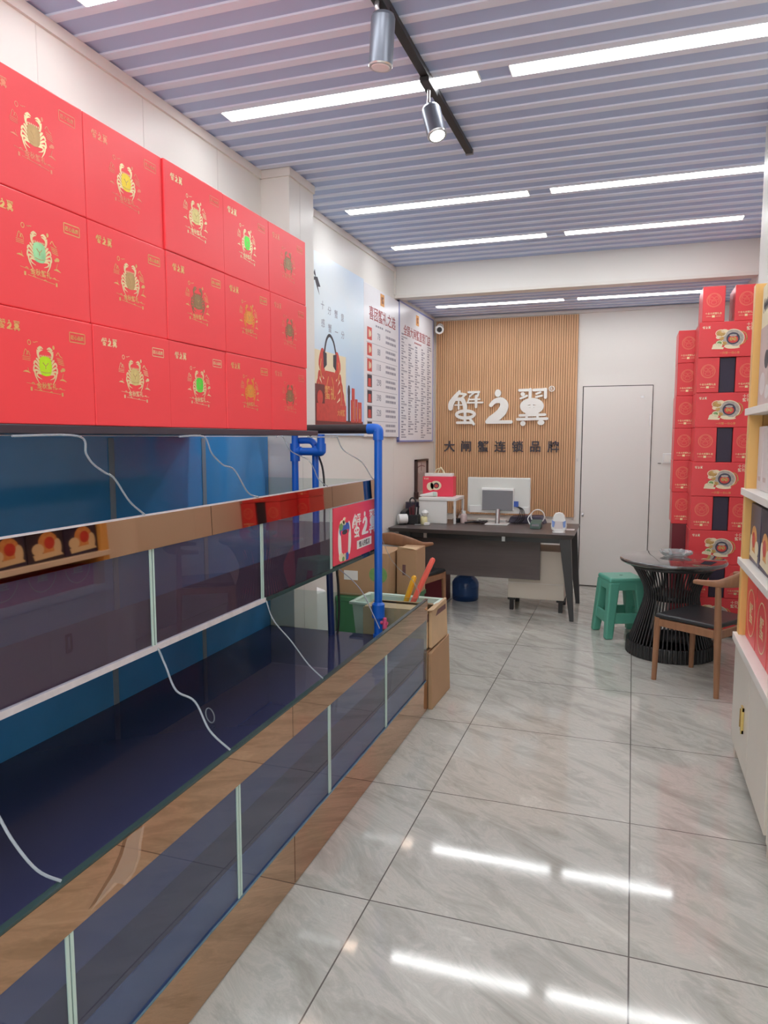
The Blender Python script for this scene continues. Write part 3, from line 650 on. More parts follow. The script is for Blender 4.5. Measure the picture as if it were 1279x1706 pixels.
bd = MB(); bd.flat(stroke([(-.026, .012), (.026, .012)], .0022, caps=False) + stroke([(-.026, -.012), (.026, -.012)], .0022, caps=False) + stroke([(-.027, .011), (-.027, -.011)], .002) + stroke([(.027, .011), (.027, -.011)], .002), frx(.277, .222), .0004)
bd.flat(text('匠心品质', .0115, .012), frx(.277, .222), .0005); bd.build('badge_print', 'gold', g0, local=True)
cols_e = [['f_tan', 'f_mint', 'f_lime'], ['f_yellow', 'f_tan', 'f_straw'], ['f_straw', 'f_brown', 'f_green'], ['f_green', 'f_orange', 'f_orange'], ['f_brown', 'f_brown', 'f_brown']]
prt = [['faint', 'gold', 'gold'], ['faint', 'gold', 'palegold'], ['palegold', 'gold', 'palegold'], ['palegold', 'gold', 'gold'], ['faint', 'faint', 'faint']]
names_e = dict(f_tan='dull tan', f_mint='mint green', f_lime='bright lime', f_yellow='yellow', f_straw='straw gold', f_brown='dull brown', f_green='vivid green', f_orange='orange')
colw = ['first column from the viewer', 'second column from the viewer', 'middle column', 'fourth column from viewer', 'last column by pillar']
roww = ['top row', 'middle row', 'bottom row']
jit = random.Random(3)
for c in range(5):
    for r in range(3):
        y = 1.262 + .3345 * c; z = 1.5735 + (2 - r) * .2685
        lab = 'red gift box with %s crab emblem, %s, %s' % (names_e[cols_e[c][r]], roww[r], colw[c])
        loc = (-1.362 + jit.uniform(-.004, .003), y, z)
        if c == 0 and r == 0: o = g0; o.location = loc; o['label'] = lab
        else: o = dup(g0, loc, lab)
        o.rotation_euler.z = jit.uniform(-.006, .006)
        for ch in o.children:
            s = ch.name.split('.')[0]
            if s == 'crab_emblem':
                for k, mm in ((0, cols_e[c][r]), (2, 'palegold' if cols_e[c][r] not in ('f_brown', 'f_orange') else cols_e[c][r])):
                    ch.material_slots[k].link = 'OBJECT'; ch.material_slots[k].material = M[mm]
            elif s in ('scenery_print', 'brand_print', 'badge_print'):
                k = prt[c][r]
                if s == 'badge_print' and r == 0: k = 'faint'
                ch.material_slots[0].link = 'OBJECT'; ch.material_slots[0].material = M[k]

# ================================================================== POSTERS ON THE TANK-SIDE WALL
PX = XL + .022
def frw(y, z, d=0): return ((PX + d, y, z), (0, 1, 0), (0, 0, 1), (1, 0, 0))
t = thing('wall_poster', 'pale blue sky poster with a big red crab bag on the wall past the pillar', 'poster', (PX, 4.85, 1.56))
MB().box(XL + .001, PX, 4.215, 5.488, 1.56, 2.785).build('poster_panel', 'sky', t)
m_ = MB()
for pts in ([(-.03, .09), (.0, .02), (-.06, .05)], [(-.04, .02), (.03, .03), (.10, -.05), (.04, -.06), (.075, -.13), (.02, -.07), (-.01, -.03)], [(-.07, .03), (-.01, .0), (-.05, -.015)]): m_.flat([[(a * .7, b_ * .7) for a, b_ in pts]], frw(4.575, 2.60), .0006)
m_.build('bird_print', 'ink', t)
m_ = MB()
for i, (s_, yy, zz) in enumerate([('十', 4.68, 2.45), ('感', 4.685, 2.33), ('分', 4.80, 2.43), ('蟹', 4.805, 2.31), ('蟹', 4.92, 2.425), ('一', 4.925, 2.30), ('意', 5.04, 2.42), ('分', 5.045, 2.295)]): m_ = MB(); m_.flat(text(s_, .062, .0), frw(yy, zz), .0005); m_.build('verse_character', 'inkgrey', t)
m_ = MB(); F_ = frw(4.80, 1.72)
m_.flat([[(-.30, -.04), (.30, -.04), (.30, .42), (-.30, .42)]], F_, .0006, 0)
m_.flat(stroke([(-.10, .40), (-.06, .50), (.0, .54), (.07, .50), (.12, .40)], .022), F_, .0006, 1, .000002)
m_.flat([disc(0, .14, .14, .15, 24), [(-.10, .24), (.10, .24), (.08, .29), (-.08, .29)]], F_, .0009, 2, .00002)
for sg in (1, -1):
    m_.flat(stroke([(sg * .10, .26), (sg * .155, .33), (sg * .13, .41)], [.05, .085, .06]), F_, .0011, 2, .000002)
    for k in range(4): m_.flat(stroke([(sg * .12, .20 - .05 * k), (sg * (.185 + .024 * k), .27 - .06 * k), (sg * (.20 + .026 * k), .14 - .06 * k), (sg * (.16 + .02 * k), -.02)], [.04, .034, .026, .012], caps=False), F_, .0010, 2, .000002)
    m_.flat(stroke([(sg * .155, .36), (sg * .17, .30), (sg * .15, .24)], .012) + stroke([(sg * .20, .20), (sg * .215, .12), (sg * .19, .03)], .009) + stroke([(sg * .03, .25), (sg * .06, .18), (sg * .04, .10)], .008), F_, .0016, 3, .000002)
m_.flat([[(-.11, .30), (-.06, .33), (-.06, .41), (-.12, .42)], [(.11, .30), (.06, .33), (.06, .41), (.12, .42)]], F_, .0018, 1)
m_.flat(text('蟹礼', .10, .01), F_[:0] + ((PX, 4.80, 1.86),) + F_[1:], .0016, 3)
m_.build('bag_print', ['printcream', 'ink', 'printred', 'printorange'], t)
m_ = MB()
m_.flat([rect(-.34, -.06, -.10, .19)], F_, .0018, 0); m_.flat([rect(-.24, -.06, .30, .06)], F_, .0022, 1)
m_.flat([disc(-.18, .10, .05, .05), rect(-.24, .0, -.12, .04)], F_, .0026, 1)
m_.flat(text('大闸蟹', .05, .01), ((PX, 5.0, 1.725),) + F_[1:], .0026, 3)
m_.flat([rect(.34, -.06, .38, .14), disc(.36, .17, .024, .05)], F_, .0012, 4); m_.flat([rect(.42, -.06, .48, .20), rect(.40, -.06, .45, .11), rect(.49, -.06, .54, .12), rect(.55, -.06, .63, .10)], F_, .0014, 1, .0001)
m_.flat([rect(.445, -.04, .455, .10), rect(.51, -.03, .52, .06), rect(.58, -.03, .6, .05)], F_, .002, 3)
m_.flat([rect(-.36, -.10, .66, -.05)], F_, .0010, 0)
m_.build('product_print', ['printdark', 'printred', 'printcream', 'printorange', 'ink'], t)

t = thing('menu_board', 'white menu board with red product thumbnails and price rows beside the sky poster', 'menu board', (PX, 5.94, 1.55))
MB().box(XL + .001, PX, 5.492, 6.398, 1.55, 2.77).build('board_panel', 'board', t, bevel=.003)
m_ = MB(); m_.flat([rect(-.05, -.05, .05, .05)], frw(5.94, 2.70), .0006, 0); m_.flat(text('蟹', .06, .01), frw(5.94, 2.70), .001, 1); m_.build('logo_print', ['printorange', 'printdark'], t)
m_ = MB(); m_.flat(text('喜团蟹礼之选', .115, .012), frw(5.955, 2.555), .0006); m_.build('title_print', 'inkred', t)
m_ = MB(); m_.flat([rect(-.18 + .05 * i, -.008, -.145 + .05 * i, .008) for i in range(8) if i != 4], frw(5.95, 2.465), .0005)
for r in range(7):
    zz = 2.385 - .1265 * r
    m_.flat([rect(-.40, -.073, .40, -.070)], frw(5.95, zz), .0004)
    for q in (0, 1):
        x_ = .0
        for i in range(7):
            wd = .02 + .012 * ((i * 7 + r * 3 + q) % 3)
            m_.flat([rect(x_, -.011, x_ + wd, .011)], frw(6.03, zz - .045 * q + .022), .0004); x_ += wd + .009
m_.build('list_print', 'inkgrey', t)
m_ = MB()
for r, s_ in enumerate(['78', '88', '118', '298', '398', '528', '598']): m_ = MB(); m_.flat(text(s_, .075, .008), frw(5.85, 2.385 - .1265 * r), .0005); m_.build('price_figure', 'inkgrey', t)
for r in range(7):
    zz = 2.385 - .1265 * r; m_ = MB()
    m_.flat([rect(-.055, -.05, .055, .05)], frw(5.62, zz), .0006, 0 if r < 3 else 1)
    if r < 3: m_.flat([rect(-.02, -.03, .0, .03), disc(.02, .0, .018, .025)], frw(5.62, zz), .001, 2)
    else: m_.flat([[(-.04, -.045), (.035, -.045), (.03, .02), (-.03, .02)]] if r < 6 else [rect(-.05, -.045, .05, .0)], frw(5.62, zz), .001, 0 if r < 6 else 1)
    m_.build('product_thumbnail', ['printred', 'ink', 'printcream'], t)

t = thing('menu_board', 'white store list board with blue edge and five dense columns by the slat wall', 'menu board', (PX, 7.0, 1.50))
MB().box(XL + .001, PX, 6.412, 7.585, 1.515, 2.78).build('board_panel', 'board', t, bevel=.003)
m_ = MB(); m_.box(XL + .001, PX + .004, 6.404, 6.416, 1.51, 2.785); m_.box(XL + .001, PX + .004, 7.58, 7.592, 1.51, 2.785); m_.box(XL + .001, PX + .004, 6.404, 7.592, 1.505, 1.52); m_.box(XL + .001, PX + .004, 6.404, 7.592, 2.775, 2.787); m_.build('board_edge', 'boardedge', t)
m_ = MB(); m_.flat([rect(-.05, -.05, .05, .05)], frw(7.0, 2.69), .0006, 0); m_.flat(text('蟹', .06, .01), frw(7.0, 2.69), .001, 1); m_.build('logo_print', ['printorange', 'printdark'], t)
m_ = MB(); m_.flat(text('全国大闸蟹直营门店', .104, .012), frw(7.01, 2.545), .0006); m_.flat([rect(-.1 + .05 * i, -.008, -.065 + .05 * i, .008) for i in range(5)], frw(7.0, 2.465), .0005); m_.build('title_print', 'inkred', t)
m_ = MB(); rl = random.Random(11)
for c in range(5):
    yy = 6.48 + .222 * c; zz = 2.50 - (.0 if c in (0, 4) else .075)
    while zz > 1.585:
        head = rl.random() < .13
        x_ = 0.0; m_.flat([rect(0, -.008, .05 + rl.random() * .03, .008)], frw(yy, zz), .0004); zz -= .026
        for _ in range(rl.choice([1, 1, 2])):
            x_ = 0.0
            for i in range(rl.randint(3, 6)):
                wd = rl.uniform(.014, .034); m_.flat([rect(x_, -.006, x_ + wd, .006)], frw(yy, zz), .0004); x_ += wd + .006
                if x_ > .16: break
            zz -= .022
        if head: m_.flat([rect(0, -.001, .17, .001)], frw(yy, zz + .008), .0004); zz -= .012
m_.build('list_print', 'inkgrey', t)

# ================================================================== SIGN LETTERS ON THE SLAT WALL
SY = YB - .024
t = thing('wall_sign', 'big white rounded logo characters mounted on the timber slat wall', 'sign', (-1.37, SY, 1.87))
fs = lambda x, z, y=SY: ((x, y, z), (1, 0, 0), (0, 0, 1), (0, -1, 0))
for q in logo(1.06):
    m_ = MB(); m_.flat(q, fs(-1.372, 1.872), .022, step=.00005); m_.build('character', 'offwhite', t)
m_ = MB(); m_.flat(xf(ring(0, 0, 25, 25, 7), 1.06 / 1010), fs(-.812, 2.048), .012); m_.flat(text('R', .042, .006), fs(-.812, 2.048), .012); m_.build('trademark', 'offwhite', t)
t = thing('wall_sign', 'row of seven small dark characters under the white logo on slat wall', 'sign', (-1.34, SY, 1.45))
for i, s_ in enumerate('大闸蟹连锁品牌'):
    m_ = MB(); m_.flat(text(s_, .124, .013), fs(-1.890 + .1845 * i, 1.452), .012, step=0); m_.build('character', 'ink', t)

# ================================================================== STACKED CARTONS BY THE SHELF-SIDE WALL
def fb(x, z): return ((x, -.0002, z), (1, 0, 0), (0, 0, 1), (0, -1, 0))
BH = .2635
wide = thing('gift_carton', 'x', 'gift box', (0, 0, 0), 'red cartons stacked by the round table')
MB().box(0, .41, 0, .36, 0, BH - .0015).build('carton', 'redcard2', wide, bevel=.004, local=True)
m_ = MB(); m_.flat(logo_all(.055), fb(.05, .222), .0005, step=.000001); m_.build('brand_print', 'cream', wide, local=True)
m_ = MB(); m_.flat(text('十只', .028, .012), fb(.35, .234), .0005); m_.flat(text('蟹礼', .028, .012), fb(.35, .205), .0005); m_.build('serving_print', 'cream', wide, local=True)
m_ = MB(); F_ = fb(.235, .135)
m_.flat(ring(0, 0, .058, .056, .028), F_, .0004, 1)
m_.flat(ring(.0, 0, .075, .066, .006), F_, .0006, 0)
m_.flat([disc(0, 0, .046, .044, 22)], F_, .0008, 2); m_.flat([disc(0, -.006, .034, .028, 18)], F_, .0010, 3); m_.flat([disc(0, .022, .026, .009)], F_, .0012, 1)
m_.flat([disc(-.012, -.004, .012, .014), disc(.012, -.004, .012, .014)], F_, .0012, 4)
for (cx, cz, rx, rz, k_) in [(-.085, .04, .03, .022, 4), (-.062, .056, .026, .014, 0), (-.10, .012, .018, .014, 0), (-.078, .004, .016, .016, 4), (-.105, -.05, .034, .018, 0), (-.092, -.032, .026, .022, 5), (-.06, -.035, .02, .014, 4), (.0, -.066, .05, .010, 0), (-.03, -.058, .03, .012, 0)]: m_.flat([disc(cx, cz, rx, rz)], F_, .0009, k_, 0)
m_.flat(ring(-.085, .04, .035, .026, .005), F_, .0011, 0); m_.flat(ring(-.092, -.032, .020, .016, .006), F_, .0012, 0)
m_.flat([[(-.145, -.075), (-.065, -.078), (-.06, -.064), (-.138, -.052)]], F_, .0013, 0)
m_.flat(stroke([(.06, .05), (.085, .03), (.095, -.01)], .007) + stroke([(.05, -.05), (.08, -.03), (.09, 0)], .006), F_, .0012, 4)
m_.build('bowl_print', ['printcream', 'platebeige', 'bowlnavy', 'printred', 'printgold', 'printgreen'], wide, local=True)
m_ = MB(); m_.flat(text('一只蟹·一份心意', .019, .006), fb(.215, .030), .0004); m_.build('slogan_print', 'printorange', wide, local=True)
nar = thing('gift_carton', 'y', 'gift box', (0, 0, 0), 'red cartons stacked by the round table')
MB().box(0, .155, 0, .36, 0, BH - .0015).build('carton', 'redcard2', nar, bevel=.004, local=True)
m_ = MB(); m_.flat(ring(0, 0, .050, .050, .003), fb(.0775, .160), .0004); m_.flat(ring(0, 0, .044, .044, .0015), fb(.0775, .160), .0004)
m_.flat(ring(-.016, .012, .014, .012, .002, 12) + ring(.016, .012, .014, .012, .002, 12) + ring(0, -.018, .02, .014, .002, 14) + stroke([(-.03, -.02), (-.036, .02), (-.02, .035)], .002) + stroke([(.03, -.02), (.036, .02), (.02, .035)], .002), fb(.0775, .160), .0004)
m_.build('ring_print', 'faint', nar, local=True)
m_ = MB(); m_.flat(text('十全大闸蟹礼盒', .0165, .006), fb(.0775, .062), .0004); m_.flat([rect(-.010, -.008, .010, .008)] + [rect(-.05, -.001, -.015, .001), rect(.015, -.001, .05, .001)], fb(.0775, .040), .0004); m_.build('caption_print', 'palegold', nar, local=True)
first = dict(w=True, n=True)
tr_ = random.Random(5)
order = ['lowest', 'second', 'third', 'fourth', 'fifth', 'sixth', 'seventh', 'eighth', 'ninth', 'topmost']
def put(kind, loc, label):
    src = wide if kind == 'w' else nar
    if first[kind]: first[kind] = False; src.location = loc; src['label'] = label; return src
    return dup(src, loc, label)
for i in range(10):
    z = .0405 + BH * i
    if i % 2 == 0:
        put('w', (.430 + .0022 * i + tr_.uniform(-.004, .004), 6.07 + tr_.uniform(-.008, .008), z), 'wide red carton with bowl picture, %s layer up from the floor of the tall stack' % order[i])
    else:
        xx = .433 + .002 * i + tr_.uniform(-.004, .004)
        if i == 9: xx += .012
        put('n', (xx, 6.072, z), 'narrow red carton end on the door side, %s layer of the tall stack' % order[i])
        put('n', (xx + .268 - (.045 if i == 9 else 0), 6.075, z), 'narrow red carton end on the wall side, %s layer of the tall stack' % order[i])
        if i < 9:
            tag(MB().box(xx + .158, xx + .265, 6.092, 6.42, z, z + BH - .004).build('gift_carton', 'darkcard', bevel=.003), 'dark filler in the shaded gap between two narrow red cartons, %s layer of tall stack' % order[i], 'gift box', 'dark gap fillers in the tall stack')  # added dark block stands in for the shade inside the gap
for i in range(3, 9):
    put('n', (.322 + tr_.uniform(-.004, .004), 6.46, .0405 + BH * i), 'narrow red carton end, %s layer of the slimmer column next to the switch' % order[i])
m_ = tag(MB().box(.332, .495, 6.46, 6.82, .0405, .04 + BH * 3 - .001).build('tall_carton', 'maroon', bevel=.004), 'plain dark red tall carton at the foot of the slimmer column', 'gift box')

m_ = MB()
for k in range(5): m_.box(.325, .866, 6.06 + .16 * k, 6.06 + .16 * k + .11, .025, .0402)
for xx in (.34, .58, .80): m_.box(xx, xx + .05, 6.06, 6.82, 0, .025)
tag(m_.build('pallet', 'kraft'), 'low wooden pallet under the red carton stacks', 'pallet')
# ================================================================== ROUND TABLE
TX, TY = .296, 5.49
t = thing('round_table', 'round table with glossy black top on a flared black rod base', 'table', (TX, TY, 0))
MB().lathe([(.30, .655), (.345, .658), (.358, .668), (.36, .676), (.357, .686), (.35, .690), (.0001, .690)], TX, TY, 64).build('tabletop', 'tabletop', t)
MB().lathe([(.27, .625), (.285, .63), (.285, .654), (.27, .655)], TX, TY, 48).build('top_ring', 'blackmetal', t)
MB().lathe([(.294, .0), (.297, .01), (.292, .085), (.29, .095), (.28, .095), (.28, .0)], TX, TY, 48).build('base_ring', 'blackmetal', t)
MB().lathe([(.168, .40), (.172, .40), (.172, .44), (.168, .44)], TX, TY, 40).build('neck_ring', 'blackmetal', t)
NR = 60
rod_mb = MB(); rod_mb.tube([(.281, 0, .08), (.235, 0, .22), (.192, 0, .36), (.181, 0, .43), (.195, 0, .50), (.236, 0, .58), (.276, 0, .64)], .0062, 6, res=2)
rod0 = rod_mb.build('rod', 'blackmetal', t, local=True)
for k in range(NR):
    r_ = rod0 if k == 0 else rod0.copy()
    if k: COL.objects.link(r_); r_.parent = t
    r_.rotation_euler.z = 2 * PI * k / NR
low = MB()
for k in range(60):
    a = 2 * PI * k / 60; low.rod((TX + .293 * math.cos(a), TY + .293 * math.sin(a), .002), (TX + .290 * math.cos(a), TY + .290 * math.sin(a), .098), .010, .010, 6)
low.build('base_ribs', 'blackmetal', t)
t = thing('ashtray', 'cut glass ashtray lying on the glossy black round table', 'ashtray', (.322, 5.59, .691))
MB().lathe([(.085, .6912), (.095, .70), (.115, .722), (.118, .728), (.108, .729), (.095, .715), (.075, .703), (.0001, .701)], .322, 5.59, 8, smooth=False).build('bowl', 'crystal', t)
m_ = MB()
for k in range(8):
    a = 2 * PI * (k + .5) / 8; m_.rod((.322 + .07 * math.cos(a), 5.59 + .07 * math.sin(a), .705), (.322 + .112 * math.cos(a), 5.59 + .112 * math.sin(a), .724), .008, .012, 6)
m_.build('facets', 'crystal', t)

# ================================================================== GREEN STOOL
t = thing('plastic_stool', 'green plastic stool tucked beside the black round table near the door', 'stool', (-.055, 5.905, 0))
m_ = MB(); q = lambda s, z: [(-s, -s, z), (s, -s, z), (s, s, z), (-s, s, z)]
m_.hexa(q(.140, .435), q(.134, .470)); m_.build('seat', 'stool', t, bevel=.014, seg=3, local=True)
m_ = MB(); m_.flat([disc(0, 0, .016, .010)], ((0, 0, .4702), (1, 0, 0), (0, 1, 0), (0, 0, 1)), .0006); m_.build('finger_hole', 'gap', t, local=True)
for sx in (-1, 1):
    for sy in (-1, 1):
        m_ = MB()
        lowp = [(sx * .172, sy * .172, 0), (sx * .112, sy * .172, 0), (sx * .112, sy * .112, 0), (sx * .172, sy * .112, 0)]
        hip = [(sx * .139, sy * .139, .437), (sx * .055, sy * .139, .437), (sx * .055, sy * .055, .437), (sx * .139, sy * .055, .437)]
        if sx * sy < 0: lowp.reverse(); hip.reverse()
        m_.hexa(lowp, hip); m_.build('leg', 'stool', t, bevel=.012, seg=3, local=True)
for k in range(4):
    m_ = MB(); c_, s_ = math.cos(k * PI / 2), math.sin(k * PI / 2); R2 = lambda p: (p[0] * c_ - p[1] * s_, p[0] * s_ + p[1] * c_, p[2])
    m_.hexa([R2(p) for p in [(-.13, .140, .12), (.13, .140, .12), (.13, .158, .12), (-.13, .158, .12)]], [R2(p) for p in [(-.13, .134, .20), (.13, .134, .20), (.13, .152, .20), (-.13, .152, .20)]]); m_.build('brace', 'stool', t, bevel=.004, local=True)
    m_ = MB(); m_.hexa([R2(p) for p in [(-.11, .124, .375), (.11, .124, .375), (.11, .140, .375), (-.11, .140, .375)]], [R2(p) for p in [(-.11, .122, .44), (.11, .122, .44), (.11, .137, .44), (-.11, .137, .44)]]); m_.build('apron', 'stool', t, bevel=.004, local=True)
t.rotation_euler.z = .383

# ================================================================== WOODEN ARMCHAIRS
def band(mb, pts, ws, hs, res=6):
    P = catmull([Vector(p) for p in pts], res); n = len(P); rings = []
    for i, p in enumerate(P):
        d = (P[min(i + 1, n - 1)] - P[max(i - 1, 0)]); d.z = 0; d.normalize(); s_ = Vector((-d.y, d.x, 0)); f = i / (n - 1)
        w_, h_ = lerp_list(ws, f) / 2, lerp_list(hs, f) / 2; up = Vector((0, 0, 1))
        rings.append([p + s_ * (w_ * math.copysign(abs(math.cos(a)) ** .6, math.cos(a))) + up * (h_ * math.copysign(abs(math.sin(a)) ** .6, math.sin(a))) for a in [2 * PI * k / 14 for k in range(14)]])
    vs = [v for r in rings for v in r]
    mb.add(vs, [(j * 14 + k, j * 14 + (k + 1) % 14, (j + 1) * 14 + (k + 1) % 14, (j + 1) * 14 + k) for j in range(n - 1) for k in range(14)], 0, True)
    mb.add(vs, [tuple(range(13, -1, -1)), tuple(range(len(vs) - 14, len(vs)))])
    return mb
def armchair(label, loc, rz):
    t = thing('wooden_armchair', label, 'chair', loc, 'walnut armchairs')
    m_ = MB(); m_.hexa([(-.20, -.185, .405), (.20, -.185, .405), (.225, .215, .405), (-.225, .215, .405)], [(-.195, -.18, .432), (.195, -.18, .432), (.22, .21, .436), (-.22, .21, .436)]); m_.build('seat', 'leather', t, bevel=.012, seg=3, local=True)
    for s in (-1, 1):
        m_ = MB(); m_.rod((s * .212, .208, 0), (s * .205, .20, .41), .0155, .021, 14); m_.build('leg', 'walnut', t, local=True)
        m_ = MB(); m_.rod((s * .215, -.212, 0), (s * .208, -.20, .40), .0155, .022, 14); m_.rod((s * .208, -.20, .40), (s * .218, -.195, .685), .022, .016, 14); m_.build('leg', 'walnut', t, local=True)
        m_ = MB(); m_.box(s * .205 - .011, s * .205 + .011, -.2, .2, .355, .403); m_.build('rail', 'walnut', t, bevel=.003, local=True)
    for yy in (-.2, .2):
        m_ = MB(); m_.box(-.2, .2, yy - .011, yy + .011, .355, .403); m_.build('rail', 'walnut', t, bevel=.003, local=True)
    m_ = band(MB(), [(-.224, -.055, .682), (-.229, -.12, .685), (-.222, -.20, .692), (-.15, -.275, .715), (0, -.305, .735), (.15, -.275, .715), (.222, -.20, .692), (.229, -.12, .685), (.224, -.055, .682)],
             [.050, .044, .034, .028, .026, .028, .034, .044, .050], [.026, .032, .045, .085, .105, .085, .045, .032, .026]); m_.build('armrest_back', 'walnut', t, local=True)
    t.rotation_euler.z = rz; return t
armchair('walnut armchair with black seat half hidden behind the yellow shelf post', (.4675, 4.885, 0), .956)
armchair('walnut armchair pulled up to the dark desk behind the brown cartons', (-1.74, 5.78, 0), -.25)

# ================================================================== DISPLAY SHELF (shelf-side wall)
def cabinet(label, y0, y1):
    t = thing('display_cabinet', label, 'shelf', (.69, (y0 + y1) / 2, 0), 'shelf units along the wall')
    for yy in (y0, y1 - .06):
        MB().box(.503, .56, yy, yy + .06, .61, 2.235).build('post', 'yellowwood', t, bevel=.003)
        MB().box(.515, .56, yy + .008, yy + .052, 0, .09).build('leg', 'ped', t, bevel=.002)
        MB().box(.80, .85, yy + .008, yy + .052, 0, .09).build('leg', 'ped', t, bevel=.002)
        MB().box(.56, .85, yy + .012, yy + .048, .61, 2.235).build('side_panel', 'yellowwood', t)
    MB().box(.85, .866, y0, y1, .61, 2.235).build('back_panel', 'yellowwood', t)
    for z in (.945, 1.275, 1.645): MB().box(.490, .85, y0 - .0 + .002, y1 - .002, z, z + .032).build('shelf_board', 'whitewood', t, bevel=.002)
    MB().box(.485, .85, y0 + .001, y1 - .001, .575, .612).build('counter', 'whitewood', t, bevel=.002)
    MB().box(.515, .85, y0 + .003, y1 - .003, .09, .574).build('cabinet_body', 'cabdoor', t)
    ym = (y0 + y1) / 2
    for a, b_, hy in ((y0 + .045, ym - .002, None), (ym + .002, y1 - .002, ym + .14)):
        d = MB().box(.500, .516, a, b_, .085, .570).build('door', 'cabdoor', t, bevel=.003)
        if hy is None: continue
        m_ = MB(); m_.box(.488, .4995, hy - .02, hy - .012, .245, .36); m_.box(.488, .4995, hy + .02, hy + .028, .262, .345); m_.box(.492, .4995, hy - .02, hy + .028, .245, .26); m_.box(.492, .4995, hy - .02, hy + .028, .345, .36); m_.build('handle', 'brass', d)
    return t
cabinet('cream cabinet with yellow timber posts and white shelves, the unit ending by the armchair', 2.80, 3.785)
cabinet('second cream cabinet with yellow posts, the unit nearer the shop front', 1.81, 2.795)
def frs(y, z, x): return ((x, y, z), (0, -1, 0), (0, 0, 1), (-1, 0, 0))
def shelf_box(name, y0, y1, z0, h, m_main, label, art, grp, x=.53, dep=.29):
    t = thing(name, label, 'gift box', (x + dep / 2, (y0 + y1) / 2, z0), grp)
    MB().box(x, x + dep, y0, y1, z0, z0 + h).build('carton', m_main, t, bevel=.004)
    art(t, y0, y1, z0, h, x - .0002); return t
def art_cream(t, y0, y1, z0, h, x):
    m_ = MB(); m_.flat([rect(-(y1 - y0) / 2 + .003, 0, (y1 - y0) / 2 - .003, .345)], frs((y0 + y1) / 2, z0 + .003, x), .0006, 0)
    m_.flat([disc(.09, .27, .045, .06), disc(.02, .20, .05, .04)], frs((y0 + y1) / 2, z0, x), .0010, 1); m_.flat([disc(-.06, .10, .07, .05), disc(.06, .06, .05, .03)], frs((y0 + y1) / 2, z0, x), .0010, 2); m_.build('photo_print', ['dusty', 'ink', 'lilac'], t)
    m_ = MB(); rr = random.Random(2)
    pts = []
    for i in range(26): pts.append((-.12 + .24 * i / 25, .44 + (.035 if i % 2 else -.028) * rr.uniform(.4, 1)))
    m_.flat(stroke(pts, .004, res=4, caps=False), frs((y0 + y1) / 2, z0, x), .0008, 0, .000001); m_.build('script_print', 'ink', t)
for i, (a, b_) in enumerate([(3.37, 3.70), (3.02, 3.35)]):
    shelf_box('gift_carton', a, b_, 1.678, .535, 'cream', ['tall cream carton with black script on the top shelf beside the end post', 'tall cream carton with black script on the top shelf, away from the end post'][i], art_cream, 'cream cartons on the top shelf')
def art_none(t, y0, y1, z0, h, x):
    m_ = MB(); m_.flat([rect(-.03, .04, .03, .06)], frs((y0 + y1) / 2, z0, x), .0005); m_.build('label_print', 'dusty', t)
for i in range(6):
    shelf_box('slim_carton', 3.585 - .135 * i, 3.715 - .135 * i, 1.308, .285, 'lilac', 'slim pale carton standing on the second shelf, %s from the end post' % ['first', 'second', 'third', 'fourth', 'fifth', 'sixth'][i], art_none, 'slim pale cartons on the second shelf', x=.545, dep=.25)
def art_navy(t, y0, y1, z0, h, x):
    m_ = MB(); F_ = frs((y0 + y1) / 2, z0 + .105, x)
    m_.flat([disc(-.02, .0, .075, .065, 20)], F_, .0005, 0); m_.flat([disc(-.03, .0, .04, .036, 18)], F_, .0009, 1); m_.flat([disc(.06, -.03, .045, .035), disc(-.09, -.03, .03, .05), [(-.13, -.08), (.09, -.09), (.10, -.06), (-.10, -.05)]], F_, .0008, 2, .00002); m_.build('bowl_print', ['printorange', 'printred', 'printcream'], t)
for i in range(3):
    y1 = 3.715 - .285 * i
    shelf_box('gift_carton', y1 - .278, y1, .978, .265, 'navycard' if i != 1 else 'darkcard', 'dark carton with a golden food picture on the third shelf, %s from the end post' % ['first', 'second', 'third'][i], art_navy, 'dark cartons on the third shelf')
def art_ring(t, y0, y1, z0, h, x):
    m_ = MB(); m_.flat(ring(0, 0, .105, .105, .006), frs((y0 + y1) / 2, z0 + .14, x), .0006); m_.flat(text('蟹', .10, .01), frs((y0 + y1) / 2, z0 + .14, x), .0006); m_.build('ring_print', 'palegold', t)
for i in range(3):
    y1 = 3.715 - .285 * i
    shelf_box('gift_carton', y1 - .278, y1, .613, .285, 'redcard2', 'red carton with a thin gold ring on the low counter, %s from the end post' % ['first', 'second', 'third'][i], art_ring, 'red cartons on the counter')

